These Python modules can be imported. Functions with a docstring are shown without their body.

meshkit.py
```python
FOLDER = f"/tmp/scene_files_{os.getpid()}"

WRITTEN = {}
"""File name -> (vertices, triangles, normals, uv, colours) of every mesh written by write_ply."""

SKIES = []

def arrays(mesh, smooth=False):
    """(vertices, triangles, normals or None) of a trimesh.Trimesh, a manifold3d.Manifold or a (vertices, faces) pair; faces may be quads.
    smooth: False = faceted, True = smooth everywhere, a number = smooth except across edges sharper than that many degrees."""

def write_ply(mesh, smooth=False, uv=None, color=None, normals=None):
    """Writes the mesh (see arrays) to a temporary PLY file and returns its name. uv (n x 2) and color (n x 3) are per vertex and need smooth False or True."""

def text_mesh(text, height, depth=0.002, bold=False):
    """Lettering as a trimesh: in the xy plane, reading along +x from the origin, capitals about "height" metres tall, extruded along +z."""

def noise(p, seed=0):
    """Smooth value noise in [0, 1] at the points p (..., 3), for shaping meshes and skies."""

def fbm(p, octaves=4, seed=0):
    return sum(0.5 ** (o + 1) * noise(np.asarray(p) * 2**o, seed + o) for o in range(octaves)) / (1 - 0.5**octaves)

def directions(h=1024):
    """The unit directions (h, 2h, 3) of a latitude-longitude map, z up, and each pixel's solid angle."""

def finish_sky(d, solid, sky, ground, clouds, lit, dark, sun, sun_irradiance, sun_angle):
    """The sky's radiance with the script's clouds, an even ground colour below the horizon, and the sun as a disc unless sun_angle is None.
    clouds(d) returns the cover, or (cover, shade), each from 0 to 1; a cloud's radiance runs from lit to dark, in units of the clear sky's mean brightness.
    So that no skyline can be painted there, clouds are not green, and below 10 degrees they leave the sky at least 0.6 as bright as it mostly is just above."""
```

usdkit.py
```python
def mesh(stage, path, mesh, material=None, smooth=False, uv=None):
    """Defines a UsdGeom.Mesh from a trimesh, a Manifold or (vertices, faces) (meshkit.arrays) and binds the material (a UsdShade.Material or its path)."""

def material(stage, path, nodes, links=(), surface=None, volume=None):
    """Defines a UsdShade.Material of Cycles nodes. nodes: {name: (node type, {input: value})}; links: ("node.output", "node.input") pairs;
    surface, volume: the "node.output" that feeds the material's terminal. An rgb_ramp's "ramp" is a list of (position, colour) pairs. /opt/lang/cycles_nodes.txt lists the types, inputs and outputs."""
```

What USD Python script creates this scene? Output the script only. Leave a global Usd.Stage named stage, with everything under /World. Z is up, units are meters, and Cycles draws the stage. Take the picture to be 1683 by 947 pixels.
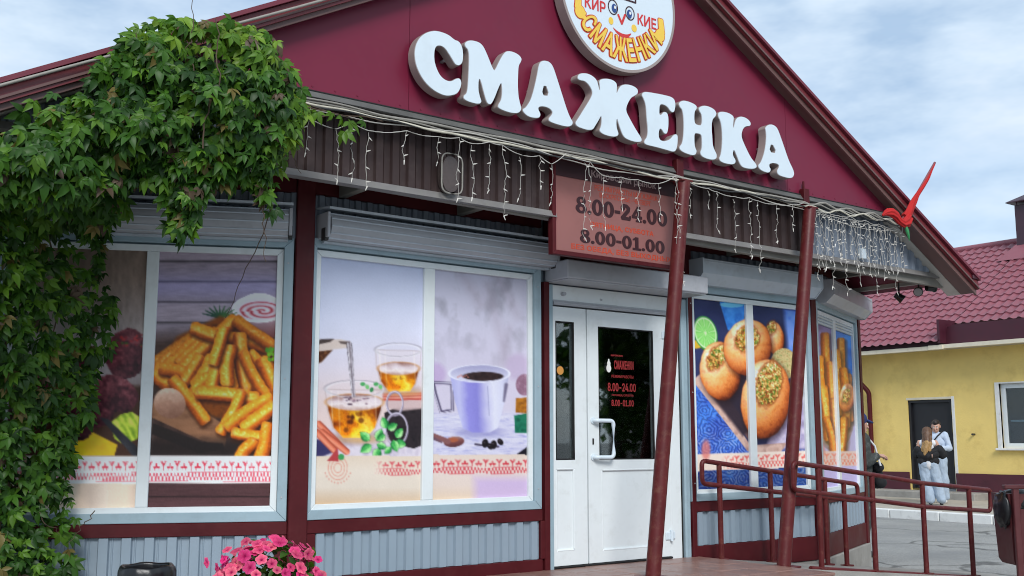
import math, random
import numpy as np, trimesh, manifold3d
import shapely, shapely.affinity
from shapely.geometry import Polygon, Point, box as sbox
from shapely.ops import unary_union
from pxr import Usd, UsdGeom, UsdLux, UsdShade, Gf, Sdf, Vt
import usdkit, meshkit

stage = Usd.Stage.CreateInMemory()
UsdGeom.SetStageUpAxis(stage, UsdGeom.Tokens.z)
UsdGeom.SetStageMetersPerUnit(stage, 1.0)
UsdGeom.Xform.Define(stage, '/World')
UsdGeom.Scope.Define(stage, '/World/Looks')
rng = random.Random(7)
nrg = np.random.default_rng(7)

# ------------------------------------------------------------------ camera, sky, sun, exposure
# World: z = 0 is the porch, the shop front runs along x, y goes into the shop.
EYE = (0.0, 0.0, 0.988)
YAW, PITCH, FOCAL = 36.66, 8.155, 36.0 * 1748.5 / 1683
cam = UsdGeom.Camera.Define(stage, '/World/camera')
cam.CreateHorizontalApertureAttr(36.0)
cam.CreateFocalLengthAttr(FOCAL)
cam.CreateClippingRangeAttr((0.05, 5000.0))
cam.AddTranslateOp().Set(Gf.Vec3d(*EYE))
cam.AddRotateZOp().Set(-YAW)
cam.AddRotateXOp().Set(90 + PITCH)
cam.CreateExposureAttr(0.74)

SUN_DIR = np.array([-0.46, -0.89, 0.0]); SUN_EL = math.radians(38)
SUN_DIR = SUN_DIR / np.linalg.norm(SUN_DIR) * math.cos(SUN_EL); SUN_DIR[2] = math.sin(SUN_EL)
SKY_STRENGTH = 0.1
sun = UsdLux.DistantLight.Define(stage, '/World/sun')
sun.CreateIntensityAttr(0.40); sun.CreateAngleAttr(22.0); sun.CreateNormalizeAttr(True)
sun.CreateColorAttr(Gf.Vec3f(1.0, 0.985, 0.96))
sun.AddRotateZOp().Set(math.degrees(math.atan2(SUN_DIR[1], SUN_DIR[0])) - 90)
sun.AddRotateXOp().Set(-(90 - math.degrees(SUN_EL)))      # -z points from the sun down into the scene
usdkit.material(stage, '/World/Looks/sky_light', {
    'sky': ('sky_texture', dict(sky_type='single_scattering', sun_disc=False, sun_elevation=float(SUN_EL),
                                sun_rotation=float(math.atan2(SUN_DIR[0], SUN_DIR[1])))),
    'tc': ('texture_coordinate', {}),
    'map': ('mapping', dict(scale=(1.0, 1.0, 2.6), location=(3.1, 1.7, 0.4))),
    'n1': ('noise_texture', dict(scale=3.0, detail=7.0, roughness=0.52, distortion=0.5)),
    'r1': ('rgb_ramp', dict(ramp=[(0.30, (0.55,) * 3), (0.46, (0.78,) * 3), (0.60, (1, 1, 1)), (1, (1, 1, 1))])),
    'n2': ('noise_texture', dict(scale=7.0, detail=6.0, roughness=0.55)),
    'r2': ('rgb_ramp', dict(ramp=[(0.3, (2.7, 3.7, 5.0)), (0.5, (4.1, 5.0, 6.0)), (0.72, (5.4, 5.95, 6.5))])),
    'mix': ('mix', dict()),
    'bg': ('background_shader', dict(strength=SKY_STRENGTH))},
    [('tc.generated', 'map.vector'), ('map.vector', 'n1.vector'), ('n1.fac', 'r1.fac'), ('map.vector', 'n2.vector'), ('n2.fac', 'r2.fac'),
     ('r1.color', 'mix.fac'), ('sky.color', 'mix.color1'), ('r2.color', 'mix.color2'), ('mix.color', 'bg.color')], surface='bg.background')
dome = UsdLux.DomeLight.Define(stage, '/World/sky')
UsdShade.MaterialBindingAPI.Apply(dome.GetPrim()).Bind(UsdShade.Material.Get(stage, '/World/Looks/sky_light'))
dome.GetPrim().SetCustomDataByKey('kind', 'structure')

# ------------------------------------------------------------------ materials
MAT = {}
def lin(c):
    c = np.asarray(c, float) / 255.0
    return np.where(c <= 0.04045, c / 12.92, ((c + 0.055) / 1.055) ** 2.4)
def paint(name, rgb, rough=0.5, var=0.12, scale=3.0, bump=0.0, bscale=60.0, metallic=0.0, spec=0.5, dirt=None, coat=0.0):
    """Paint, plaster or metal: a base colour with a slow drift, a fine grain and a little relief."""
    rgb = np.asarray(rgb, float)
    nodes = {'g': ('geometry', {}), 'n': ('noise_texture', dict(scale=scale, detail=6.0, roughness=0.6)),
             'r': ('rgb_ramp', dict(ramp=[(0.25, tuple(rgb * (1 - var))), (0.75, tuple(np.minimum(rgb * (1 + var), 0.95)))])),
             'p': ('principled_bsdf', dict(roughness=rough, metallic=metallic, specular_ior_level=spec, coat_weight=coat)),
             'rr': ('map_range', dict(from_min=0.3, from_max=0.7, to_min=max(rough - 0.1, 0.02), to_max=min(rough + 0.12, 1.0)))}
    links = [('g.position', 'n.vector'), ('n.fac', 'r.fac'), ('n.fac', 'rr.value'), ('rr.result', 'p.roughness')]
    src = 'r.color'
    if dirt is not None:
        nodes['dn'] = ('noise_texture', dict(scale=dirt[1], detail=8.0, roughness=0.7))
        nodes['dr'] = ('rgb_ramp', dict(ramp=[(0.52, (0, 0, 0)), (0.72, (dirt[2],) * 3)]))
        nodes['dm'] = ('mix', dict(color2=tuple(dirt[0])))
        links += [('g.position', 'dn.vector'), ('dn.fac', 'dr.fac'), ('dr.color', 'dm.fac'), (src, 'dm.color1')]
        src = 'dm.color'
    links.append((src, 'p.base_color'))
    if bump:
        nodes['bn'] = ('noise_texture', dict(scale=bscale, detail=4.0, roughness=0.6))
        nodes['b'] = ('bump', dict(strength=1.0, distance=bump))
        links += [('g.position', 'bn.vector'), ('bn.fac', 'b.height'), ('b.normal', 'p.normal')]
    MAT[name] = usdkit.material(stage, '/World/Looks/' + name, nodes, links, surface='p.BSDF')
paint('maroon_paint', (0.072, 0.006, 0.009), 0.5, 0.2, 4.0, 0.0006, 90, spec=0.25, dirt=((0.11, 0.035, 0.03), 9.0, 0.2))
paint('pole_paint', (0.095, 0.011, 0.012), 0.42, 0.22, 5.0, 0.0008, 70, spec=0.3, dirt=((0.17, 0.075, 0.05), 16.0, 0.55))
paint('burgundy_board', (0.165, 0.015, 0.040), 0.36, 0.07, 1.2, 0.0002, 20, spec=0.3, dirt=((0.135, 0.024, 0.045), 2.2, 0.4))
paint('blue_grey_trim', (0.30, 0.405, 0.46), 0.4, 0.08, 4.0, 0.0002, 60, dirt=((0.2, 0.24, 0.26), 7.0, 0.3))
paint('white_plastic', (0.72, 0.765, 0.775), 0.32, 0.04, 3.0, dirt=((0.46, 0.48, 0.46), 6.0, 0.35))
paint('corrugated_sheet', (0.25, 0.315, 0.375), 0.42, 0.06, 1.5, dirt=((0.2, 0.24, 0.28), 3.0, 0.2))
paint('corrugated_upper', (0.20, 0.235, 0.29), 0.45, 0.1, 2.5, dirt=((0.12, 0.12, 0.12), 3.0, 0.25))
paint('gable_mid_dark', (0.052, 0.034, 0.033), 0.5, 0.2, 2.5, spec=0.25, dirt=((0.10, 0.08, 0.075), 5.0, 0.35))
paint('shutter_metal', (0.40, 0.41, 0.44), 0.34, 0.06, 3.0, dirt=((0.2, 0.2, 0.2), 9.0, 0.3))
paint('shutter_light', (0.50, 0.56, 0.62), 0.38, 0.06, 3.0, dirt=((0.26, 0.27, 0.28), 7.0, 0.35))
paint('soffit_board', (0.20, 0.19, 0.17), 0.7, 0.2, 3.0)
paint('soffit_light', (0.46, 0.44, 0.40), 0.6, 0.12, 3.0, dirt=((0.25, 0.22, 0.18), 7.0, 0.4))
paint('flashing_dark', (0.10, 0.10, 0.095), 0.6, 0.25, 6.0)
paint('flashing', (0.19, 0.18, 0.175), 0.5, 0.15, 6.0, dirt=((0.2, 0.2, 0.17), 10.0, 0.5))
paint('rake_brown', (0.135, 0.07, 0.064), 0.42, 0.12, 4.0)
paint('rake_maroon', (0.15, 0.020, 0.026), 0.4, 0.12, 4.0)
paint('roof_sheet', (0.15, 0.02, 0.035), 0.4, 0.15, 2.0)
paint('concrete', (0.30, 0.285, 0.26), 0.85, 0.2, 4.0, 0.003, 45, dirt=((0.17, 0.16, 0.14), 5.0, 0.5))
paint('porch_tile_a', (0.27, 0.155, 0.125), 0.35, 0.18, 7.0, 0.0005, 60)
paint('porch_tile_b', (0.235, 0.13, 0.105), 0.35, 0.18, 7.0, 0.0005, 60)
paint('black_plastic', (0.012, 0.012, 0.013), 0.35, 0.1, 8.0)
paint('bag_plastic', (0.006, 0.006, 0.007), 0.32, 0.1, 8.0, 0.0015, 30)
paint('bin_paint', (0.085, 0.016, 0.018), 0.4, 0.18, 6.0, 0.0004, 60)
paint('dark_gap', (0.01, 0.01, 0.011), 0.8, 0.05)
paint('room_dark', (0.012, 0.013, 0.013), 0.8, 0.2, 1.5)
paint('curtain', (0.35, 0.5, 0.6), 0.8, 0.2, 12.0)
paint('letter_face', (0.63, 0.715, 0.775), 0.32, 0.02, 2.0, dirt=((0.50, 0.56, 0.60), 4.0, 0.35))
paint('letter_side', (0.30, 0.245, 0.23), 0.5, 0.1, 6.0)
paint('wire_white', (0.46, 0.44, 0.40), 0.5, 0.15, 20.0)
paint('bulb_white', (0.66, 0.63, 0.57), 0.25, 0.05, 20.0)
paint('cable_grey', (0.27, 0.255, 0.225), 0.6, 0.25, 15.0)
paint('cable_pale', (0.52, 0.49, 0.40), 0.6, 0.3, 12.0)
paint('cable_dark', (0.03, 0.03, 0.03), 0.5, 0.1, 8.0)
paint('board_print', (0.275, 0.108, 0.098), 0.6, 0.07, 2.0)
paint('print_maroon', (0.035, 0.005, 0.008), 0.5, 0.05)
paint('print_red', (0.50, 0.05, 0.015), 0.5, 0.05)
paint('print_pale', (0.36, 0.24, 0.23), 0.5, 0.05)
paint('sticker_red', (0.55, 0.03, 0.03), 0.5, 0.05)
paint('door_text', (0.30, 0.018, 0.018), 0.5, 0.05)
paint('sticker_white', (0.75, 0.74, 0.7), 0.5, 0.05)
paint('sticker_orange', (0.55, 0.25, 0.05), 0.5, 0.05)
paint('yellow_plaster', (0.78, 0.58, 0.19), 0.85, 0.09, 1.6, 0.004, 25, dirt=((0.56, 0.38, 0.11), 1.8, 0.55))
paint('skirting', (0.075, 0.014, 0.024), 0.75, 0.25, 3.0, 0.004, 30)
paint('tile_roof', (0.25, 0.078, 0.098), 0.42, 0.10, 1.2, dirt=((0.20, 0.06, 0.08), 4.0, 0.45))
paint('fascia_dark', (0.055, 0.008, 0.018), 0.45, 0.2, 4.0)
paint('gutter_cream', (0.66, 0.60, 0.47), 0.5, 0.1, 3.0, dirt=((0.4, 0.35, 0.25), 5.0, 0.3))
paint('black_door', (0.010, 0.010, 0.013), 0.5, 0.2, 3.0)
paint('kerb_white', (0.70, 0.70, 0.68), 0.8, 0.08, 4.0, 0.002, 50, dirt=((0.35, 0.34, 0.32), 6.0, 0.5))
paint('pavement_sand', (0.40, 0.36, 0.30), 0.9, 0.14, 2.5, 0.003, 60, dirt=((0.28, 0.25, 0.2), 3.0, 0.4))
paint('flag_red', (0.44, 0.012, 0.012), 0.9, 0.1, 10.0)
paint('flag_green', (0.03, 0.24, 0.08), 0.7, 0.1, 10.0)
paint('pole_wood', (0.22, 0.05, 0.06), 0.5, 0.1, 10.0)
paint('skin', (0.52, 0.30, 0.22), 0.55, 0.06, 12.0)
paint('hair_dark', (0.018, 0.012, 0.010), 0.6, 0.3, 60.0)
paint('hair_blond', (0.34, 0.20, 0.075), 0.55, 0.35, 45.0)
paint('hair_brown', (0.11, 0.055, 0.03), 0.55, 0.3, 45.0)
paint('grey_blue_cotton', (0.44, 0.52, 0.64), 0.9, 0.10, 14.0, 0.006, 18)
paint('grey_trousers', (0.36, 0.44, 0.54), 0.9, 0.12, 14.0, 0.008, 14)
paint('black_cloth', (0.010, 0.010, 0.012), 0.85, 0.2, 14.0, 0.004, 25)
paint('white_cloth', (0.68, 0.68, 0.70), 0.85, 0.06, 14.0)
paint('navy_cloth', (0.02, 0.035, 0.12), 0.85, 0.15, 14.0)
paint('camo_cloth', (0.05, 0.055, 0.052), 0.9, 0.6, 16.0, 0.004, 30, dirt=((0.22, 0.23, 0.22), 14.0, 0.8))
paint('shoe_dark', (0.02, 0.02, 0.025), 0.6, 0.1, 10.0)
paint('shoe_white', (0.6, 0.6, 0.6), 0.6, 0.1, 10.0)
paint('terracotta', (0.16, 0.13, 0.11), 0.7, 0.15, 8.0)
paint('bark', (0.085, 0.055, 0.035), 0.85, 0.3, 30.0)
paint('galvanised', (0.35, 0.36, 0.37), 0.4, 0.1, 9.0, metallic=0.6)
paint('lamp_glass', (0.08, 0.06, 0.055), 0.3, 0.1, 9.0)
paint('chimney_metal', (0.05, 0.022, 0.035), 0.45, 0.2, 4.0)

def vcol(name, rough=0.4, spec=0.5, translucent=0.0, bump=None):
    """Colour from the mesh's own 'col' primvar: prints and leaves."""
    nodes = {'a': ('attribute', dict(attribute='col')), 'p': ('principled_bsdf', dict(roughness=rough, specular_ior_level=spec))}
    links = [('a.color', 'p.base_color')]
    out = 'p.BSDF'
    if translucent:
        nodes['h'] = ('hsv', dict(hue=0.485, saturation=1.1, value=1.9))
        nodes['t'] = ('translucent_bsdf', {}); nodes['m'] = ('mix_closure', dict(fac=translucent))
        links += [('a.color', 'h.color'), ('h.color', 't.color'), ('p.BSDF', 'm.closure1'), ('t.BSDF', 'm.closure2')]
        out = 'm.closure'
    MAT[name] = usdkit.material(stage, '/World/Looks/' + name, nodes, links, surface=out)
vcol('window_print', 0.34, 0.25)
vcol('logo_print', 0.35, 0.4)
vcol('leaf', 0.42, 0.22, 0.2)
vcol('petal', 0.6, 0.3, 0.25)
MAT['pane_glass'] = usdkit.material(stage, '/World/Looks/pane_glass', {
    'f': ('fresnel', dict(IOR=1.5)), 't': ('transparent_bsdf', dict(color=(0.86, 0.9, 0.9))), 'g': ('glossy_bsdf', dict(color=(1, 1, 1), roughness=0.02)),
    'm': ('mix_closure', {})}, [('f.fac', 'm.fac'), ('t.BSDF', 'm.closure1'), ('g.BSDF', 'm.closure2')], surface='m.closure')
MAT['asphalt'] = usdkit.material(stage, '/World/Looks/asphalt', {
    'g': ('geometry', {}), 'n': ('noise_texture', dict(scale=0.8, detail=8.0, roughness=0.65)),
    'r': ('rgb_ramp', dict(ramp=[(0.3, (0.225, 0.225, 0.22)), (0.5, (0.29, 0.286, 0.272)), (0.7, (0.36, 0.352, 0.33))])),
    'fn': ('noise_texture', dict(scale=70.0, detail=3.0, roughness=0.7)),
    'fr': ('rgb_ramp', dict(ramp=[(0.3, (0.6,) * 3), (0.7, (1.25,) * 3)])), 'mul': ('mix', dict(mix_type='multiply', fac=1.0)),
    'wn': ('noise_texture', dict(scale=1.4, detail=4.0)), 'wa': ('vector_math', dict(math_type='scale', scale=0.9)),
    'ad': ('vector_math', dict(math_type='add')),
    'v': ('voronoi_texture', dict(scale=0.42, feature='distance_to_edge')),
    'vr': ('rgb_ramp', dict(ramp=[(0.0, (0.25,) * 3), (0.008, (0.4,) * 3), (0.022, (1, 1, 1)), (1, (1, 1, 1))])), 'mul2': ('mix', dict(mix_type='multiply', fac=0.85)),
    'b': ('bump', dict(distance=0.004)), 'p': ('principled_bsdf', dict(roughness=0.85))},
    [('g.position', 'n.vector'), ('n.fac', 'r.fac'), ('g.position', 'fn.vector'), ('fn.fac', 'fr.fac'), ('r.color', 'mul.color1'), ('fr.color', 'mul.color2'),
     ('g.position', 'wn.vector'), ('wn.color', 'wa.vector1'), ('g.position', 'ad.vector1'), ('wa.vector', 'ad.vector2'), ('ad.vector', 'v.vector'),
     ('v.distance', 'vr.fac'), ('mul.color', 'mul2.color1'), ('vr.color', 'mul2.color2'), ('mul2.color', 'p.base_color'),
     ('fn.fac', 'b.height'), ('b.normal', 'p.normal')], surface='p.BSDF')

# ------------------------------------------------------------------ objects, parts
used = {}
def path_for(parent, name):
    p = f'{parent}/{name}'
    k = used.get(p, -1) + 1
    used[p] = k
    return p if k == 0 else f'{p}_{k:03d}'
BASE = {}
def tag(prim, label=None, cat=None, group=None, kind=None):
    for k, v in (('label', label), ('category', cat), ('group', group), ('kind', kind)):
        if v: prim.SetCustomDataByKey(k, v)
    return prim
def thing(name, label=None, cat=None, base=(0, 0, 0), group=None, kind=None):
    p = path_for('/World', name)
    x = UsdGeom.Xform.Define(stage, p)
    x.AddTranslateOp().Set(Gf.Vec3d(*map(float, base)))
    BASE[p] = np.asarray(base, float)
    tag(x.GetPrim(), label, cat, group, kind)
    return p
def parr(mesh):
    if hasattr(mesh, 'to_mesh'):
        m = mesh.to_mesh(); return trimesh.Trimesh(m.vert_properties[:, :3], m.tri_verts, process=False)
    if isinstance(mesh, (tuple, list)):
        return trimesh.Trimesh(np.asarray(mesh[0], float), np.asarray(mesh[1], int), process=False)
    return mesh.copy()
def part(parent, name, mesh, mat, smooth=False, col=None, label=None, kind=None):
    """Defines one Mesh under PARENT; the mesh comes in world coordinates."""
    root = '/'.join(parent.split('/')[:3])
    p = path_for(parent, name)
    m = parr(mesh)
    if root in BASE: m.vertices = np.asarray(m.vertices) - BASE[root]
    g = usdkit.mesh(stage, p, m, MAT[mat], smooth=smooth)
    if col is not None:
        UsdGeom.PrimvarsAPI(g).CreatePrimvar('col', Sdf.ValueTypeNames.Color3fArray, 'vertex').Set(Vt.Vec3fArray.FromNumpy(np.asarray(col, np.float32)))
    tag(g.GetPrim(), label=label, kind=kind)
    return p
def single(name, mesh, mat, label=None, cat=None, smooth=False, kind=None, group=None, col=None):
    p = part('/World', name, mesh, mat, smooth, col)
    tag(stage.GetPrimAtPath(p), label, cat, group, kind)
    return p

# ------------------------------------------------------------------ shapes
cat = lambda ms: trimesh.util.concatenate([parr(m) for m in ms])
def bx(x0, x1, y0, y1, z0, z1, c=0.004):
    """A box with chamfered edges."""
    c = min(c, (x1 - x0) * 0.3, (y1 - y0) * 0.3, (z1 - z0) * 0.3)
    v = []
    for sx, x in ((1, x0), (-1, x1)):
        for sy, y in ((1, y0), (-1, y1)):
            for sz, z in ((1, z0), (-1, z1)):
                v += [(x + sx * c, y + sy * c, z), (x + sx * c, y, z + sz * c), (x, y + sy * c, z + sz * c)]
    return trimesh.convex.convex_hull(np.array(v))
def cyl(p, q, r, n=12, r2=None):
    p, q = np.asarray(p, float), np.asarray(q, float)
    d = q - p; L = np.linalg.norm(d); d = d / L
    a = np.cross(d, [0, 0, 1.0] if abs(d[2]) < 0.9 else [1.0, 0, 0]); a /= np.linalg.norm(a); b = np.cross(d, a)
    t = np.arange(n) * 2 * np.pi / n
    ring = np.cos(t)[:, None] * a + np.sin(t)[:, None] * b
    return trimesh.convex.convex_hull(np.vstack([p + r * ring, q + (r if r2 is None else r2) * ring]))
def tube(pts, r, n=8, cap=True):
    p = np.asarray(pts, float)
    t = np.gradient(p, axis=0); t /= np.linalg.norm(t, axis=1, keepdims=True) + 1e-12
    up = np.where(np.abs(t[:, 2:]) < 0.9, [0, 0, 1.0], [1.0, 0, 0])
    if len(p) > 2: up = np.broadcast_to(up[0], up.shape)
    a = np.cross(t, up); a /= np.linalg.norm(a, axis=1, keepdims=True) + 1e-9; b = np.cross(t, a)
    ang = np.arange(n) * 2 * np.pi / n
    r = np.broadcast_to(r, (len(p),))
    v = p[:, None] + r[:, None, None] * (np.cos(ang)[None, :, None] * a[:, None] + np.sin(ang)[None, :, None] * b[:, None])
    f = []
    for i in range(len(p) - 1):
        for j in range(n):
            k = (j + 1) % n
            f += [(i * n + j, (i + 1) * n + k, i * n + k), (i * n + j, (i + 1) * n + j, (i + 1) * n + k)]
    v = v.reshape(-1, 3)
    if cap:
        v = np.vstack([v, p[0], p[-1]]); c0, c1 = len(v) - 2, len(v) - 1
        for j in range(n):
            k = (j + 1) % n
            f += [(c0, j, k), (c1, (len(p) - 1) * n + k, (len(p) - 1) * n + j)]
    return trimesh.Trimesh(v, f, process=False)
def bent(corners, r, rad, n=10, closed=False):
    """A pipe through corner points with rounded bends."""
    c = [np.asarray(x, float) for x in corners]; out = []
    m = len(c)
    for i in range(m):
        if not closed and i in (0, m - 1): out.append(c[i]); continue
        a, b, d = c[i - 1], c[i], c[(i + 1) % m]
        u, w = (a - b) / np.linalg.norm(a - b), (d - b) / np.linalg.norm(d - b)
        s, e = b + u * rad, b + w * rad
        for k in np.linspace(0, 1, 6): out.append((1 - k) ** 2 * s + 2 * k * (1 - k) * b + k ** 2 * e)
    if closed: out.append(out[0])
    p = np.array(out); keep = [0] + [i for i in range(1, len(p)) if np.linalg.norm(p[i] - p[i - 1]) > 1e-5]
    return tube(p[keep], r, n)
def extr(poly, depth):
    if poly.geom_type != 'Polygon':
        return cat([extr(g, depth) for g in poly.geoms if g.area > 1e-9])
    return trimesh.creation.extrude_polygon(poly, depth, engine='earcut')
def upright(m, y_front):
    """xy-plane extrusion -> stands in the xz plane, its extruded side facing -y with the front at y_front."""
    m = parr(m); v = np.asarray(m.vertices); d = v[:, 2].max()
    m.vertices = np.c_[v[:, 0], y_front + d - v[:, 2], v[:, 1]]
    return m
def prism_x(profile, x0, x1):
    """Profile of (y, z) points carried along x."""
    m = extr(Polygon(profile), x1 - x0); v = np.asarray(m.vertices)
    m.vertices = np.c_[x0 + v[:, 2], v[:, 0], v[:, 1]]
    return m
def frame_of(origin, ang):
    """Local panel frame: x along the wall, y into it. Returns a function that carries meshes to the world."""
    c, s = math.cos(ang), math.sin(ang); o = np.asarray(origin, float)
    def go(m):
        m = parr(m); v = np.asarray(m.vertices)
        m.vertices = np.c_[o[0] + v[:, 0] * c - v[:, 1] * s, o[1] + v[:, 0] * s + v[:, 1] * c, v[:, 2]]
        return m
    return go
def rect_frame(x0, x1, z0, z1, w, y0, y1, c=0.003):
    """Four mitred bars."""
    out = []
    for q in ([(x0, z0), (x1, z0), (x1 - w, z0 + w), (x0 + w, z0 + w)], [(x1, z0), (x1, z1), (x1 - w, z1 - w), (x1 - w, z0 + w)],
              [(x1, z1), (x0, z1), (x0 + w, z1 - w), (x1 - w, z1 - w)], [(x0, z1), (x0, z0), (x0 + w, z0 + w), (x0 + w, z1 - w)]):
        p = Polygon(q).buffer(-0.0006, join_style=2)
        i = p.buffer(-c, join_style=2)
        a, b = np.array(p.exterior.coords)[:-1], np.array(i.exterior.coords)[:-1]
        out.append(trimesh.convex.convex_hull(np.vstack([np.c_[a[:, 0], np.full(len(a), y1), a[:, 1]], np.c_[a[:, 0], np.full(len(a), y0 + c), a[:, 1]], np.c_[b[:, 0], np.full(len(b), y0), b[:, 1]]])))
    return cat(out)
def corrugated(x0, x1, zb, zt, pitch=0.14, depth=0.022, y=0.0, phase=0.0):
    """Profiled sheet: ribs stand out towards -y. zb, zt: numbers or functions of x."""
    fb = zb if callable(zb) else (lambda x: zb); ft = zt if callable(zt) else (lambda x: zt)
    prof = [(0.0, 0), (0.06, 1), (0.46, 1), (0.52, 0), (0.60, 0), (0.62, 0.25), (0.66, 0.25), (0.68, 0)]
    pts = []
    k = math.floor((x0 - phase) / pitch) - 1
    while phase + k * pitch < x1 + pitch:
        for t, h in prof: pts.append((phase + (k + t) * pitch, h))
        k += 1
    xs = np.array([p[0] for p in pts]); hs = np.array([p[1] for p in pts])
    keep = (xs > x0 + 1e-4) & (xs < x1 - 1e-4)
    X = np.r_[x0, xs[keep], x1]; Hh = np.r_[np.interp(x0, xs, hs), hs[keep], np.interp(x1, xs, hs)]
    v = []
    for x, h in zip(X, Hh):
        v += [(x, y - h * depth, fb(x)), (x, y - h * depth, ft(x)), (x, y - h * depth + 0.002, fb(x)), (x, y - h * depth + 0.002, ft(x))]
    f = []
    for i in range(len(X) - 1):
        a, b = 4 * i, 4 * i + 4
        f += [(a, b, b + 1), (a, b + 1, a + 1), (a + 2, b + 3, b + 2), (a + 2, a + 3, b + 3), (a, a + 2, b + 2), (a, b + 2, b), (a + 1, b + 1, b + 3), (a + 1, b + 3, a + 3)]
    return trimesh.Trimesh(np.array(v), np.array(f), process=False)
def text(s, x0, x1, z0, z1, y_front, depth=0.002, bold=True):
    """Lettering that fills the box x0..x1, z0..z1 on a wall facing -y."""
    m = meshkit.text_mesh(s, 1.0, 0.1, bold); v = np.asarray(m.vertices); a, b = v.min(0), v.max(0)
    m.vertices = np.c_[x0 + (v[:, 0] - a[0]) / (b[0] - a[0]) * (x1 - x0), y_front + depth * (1 - v[:, 2] / 0.1), z0 + (v[:, 1] - a[1]) / (b[1] - a[1]) * (z1 - z0)]
    return m
def chaikin(p, n=2):
    p = np.asarray(p, float)
    for _ in range(n):
        q = np.roll(p, -1, 0); p = np.stack([0.75 * p + 0.25 * q, 0.25 * p + 0.75 * q], 1).reshape(-1, 2)
    return p
def ell(cx, cy, rx, ry, n=32, rot=0.0):
    t = np.linspace(0, 2 * np.pi, n, endpoint=False); c, s = math.cos(rot), math.sin(rot)
    x, y = rx * np.cos(t), ry * np.sin(t)
    return Polygon(np.c_[cx + x * c - y * s, cy + x * s + y * c])

# ------------------------------------------------------------------ ground, road edge, pavement
GZ = -0.42
D = 6.647                     # the shop's front wall
def sheet(x0, x1, y0, y1, z, n=2):
    xs, ys = np.linspace(x0, x1, n), np.linspace(y0, y1, n)
    X, Y = np.meshgrid(xs, ys); v = np.c_[X.ravel(), Y.ravel(), np.full(X.size, z)]
    f = []
    for i in range(n - 1):
        for j in range(n - 1):
            a = i * n + j; f += [(a, a + 1, a + n + 1), (a, a + n + 1, a + n)]
    return trimesh.Trimesh(v, f, process=False)
single('ground', sheet(-400, 400, -400, 400, GZ), 'asphalt', 'grey cracked asphalt of the yard in front of the shop and the yellow house', 'ground', kind='structure')
pv = thing('pavement', 'sandy concrete pavement with white painted kerb along the yellow house', 'pavement', (17.5, 12, GZ), kind='structure')
part(pv, 'slab', bx(17.66, 22.0, -4, 32, GZ - 0.05, -0.265, 0.01), 'pavement_sand')
y = 2.0
while y < 24:
    L = 0.98 + rng.uniform(-0.01, 0.01)
    part(pv, 'kerb_stone', bx(17.5 + rng.uniform(-0.008, 0.008), 17.652, y, y + L, GZ - 0.04, -0.262 + rng.uniform(-0.008, 0.006), 0.015), 'kerb_white')
    y += L + 0.012
part(pv, 'door_step', bx(21.3, 21.99, 12.4, 17.5, -0.28, -0.12, 0.015), 'concrete')

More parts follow.
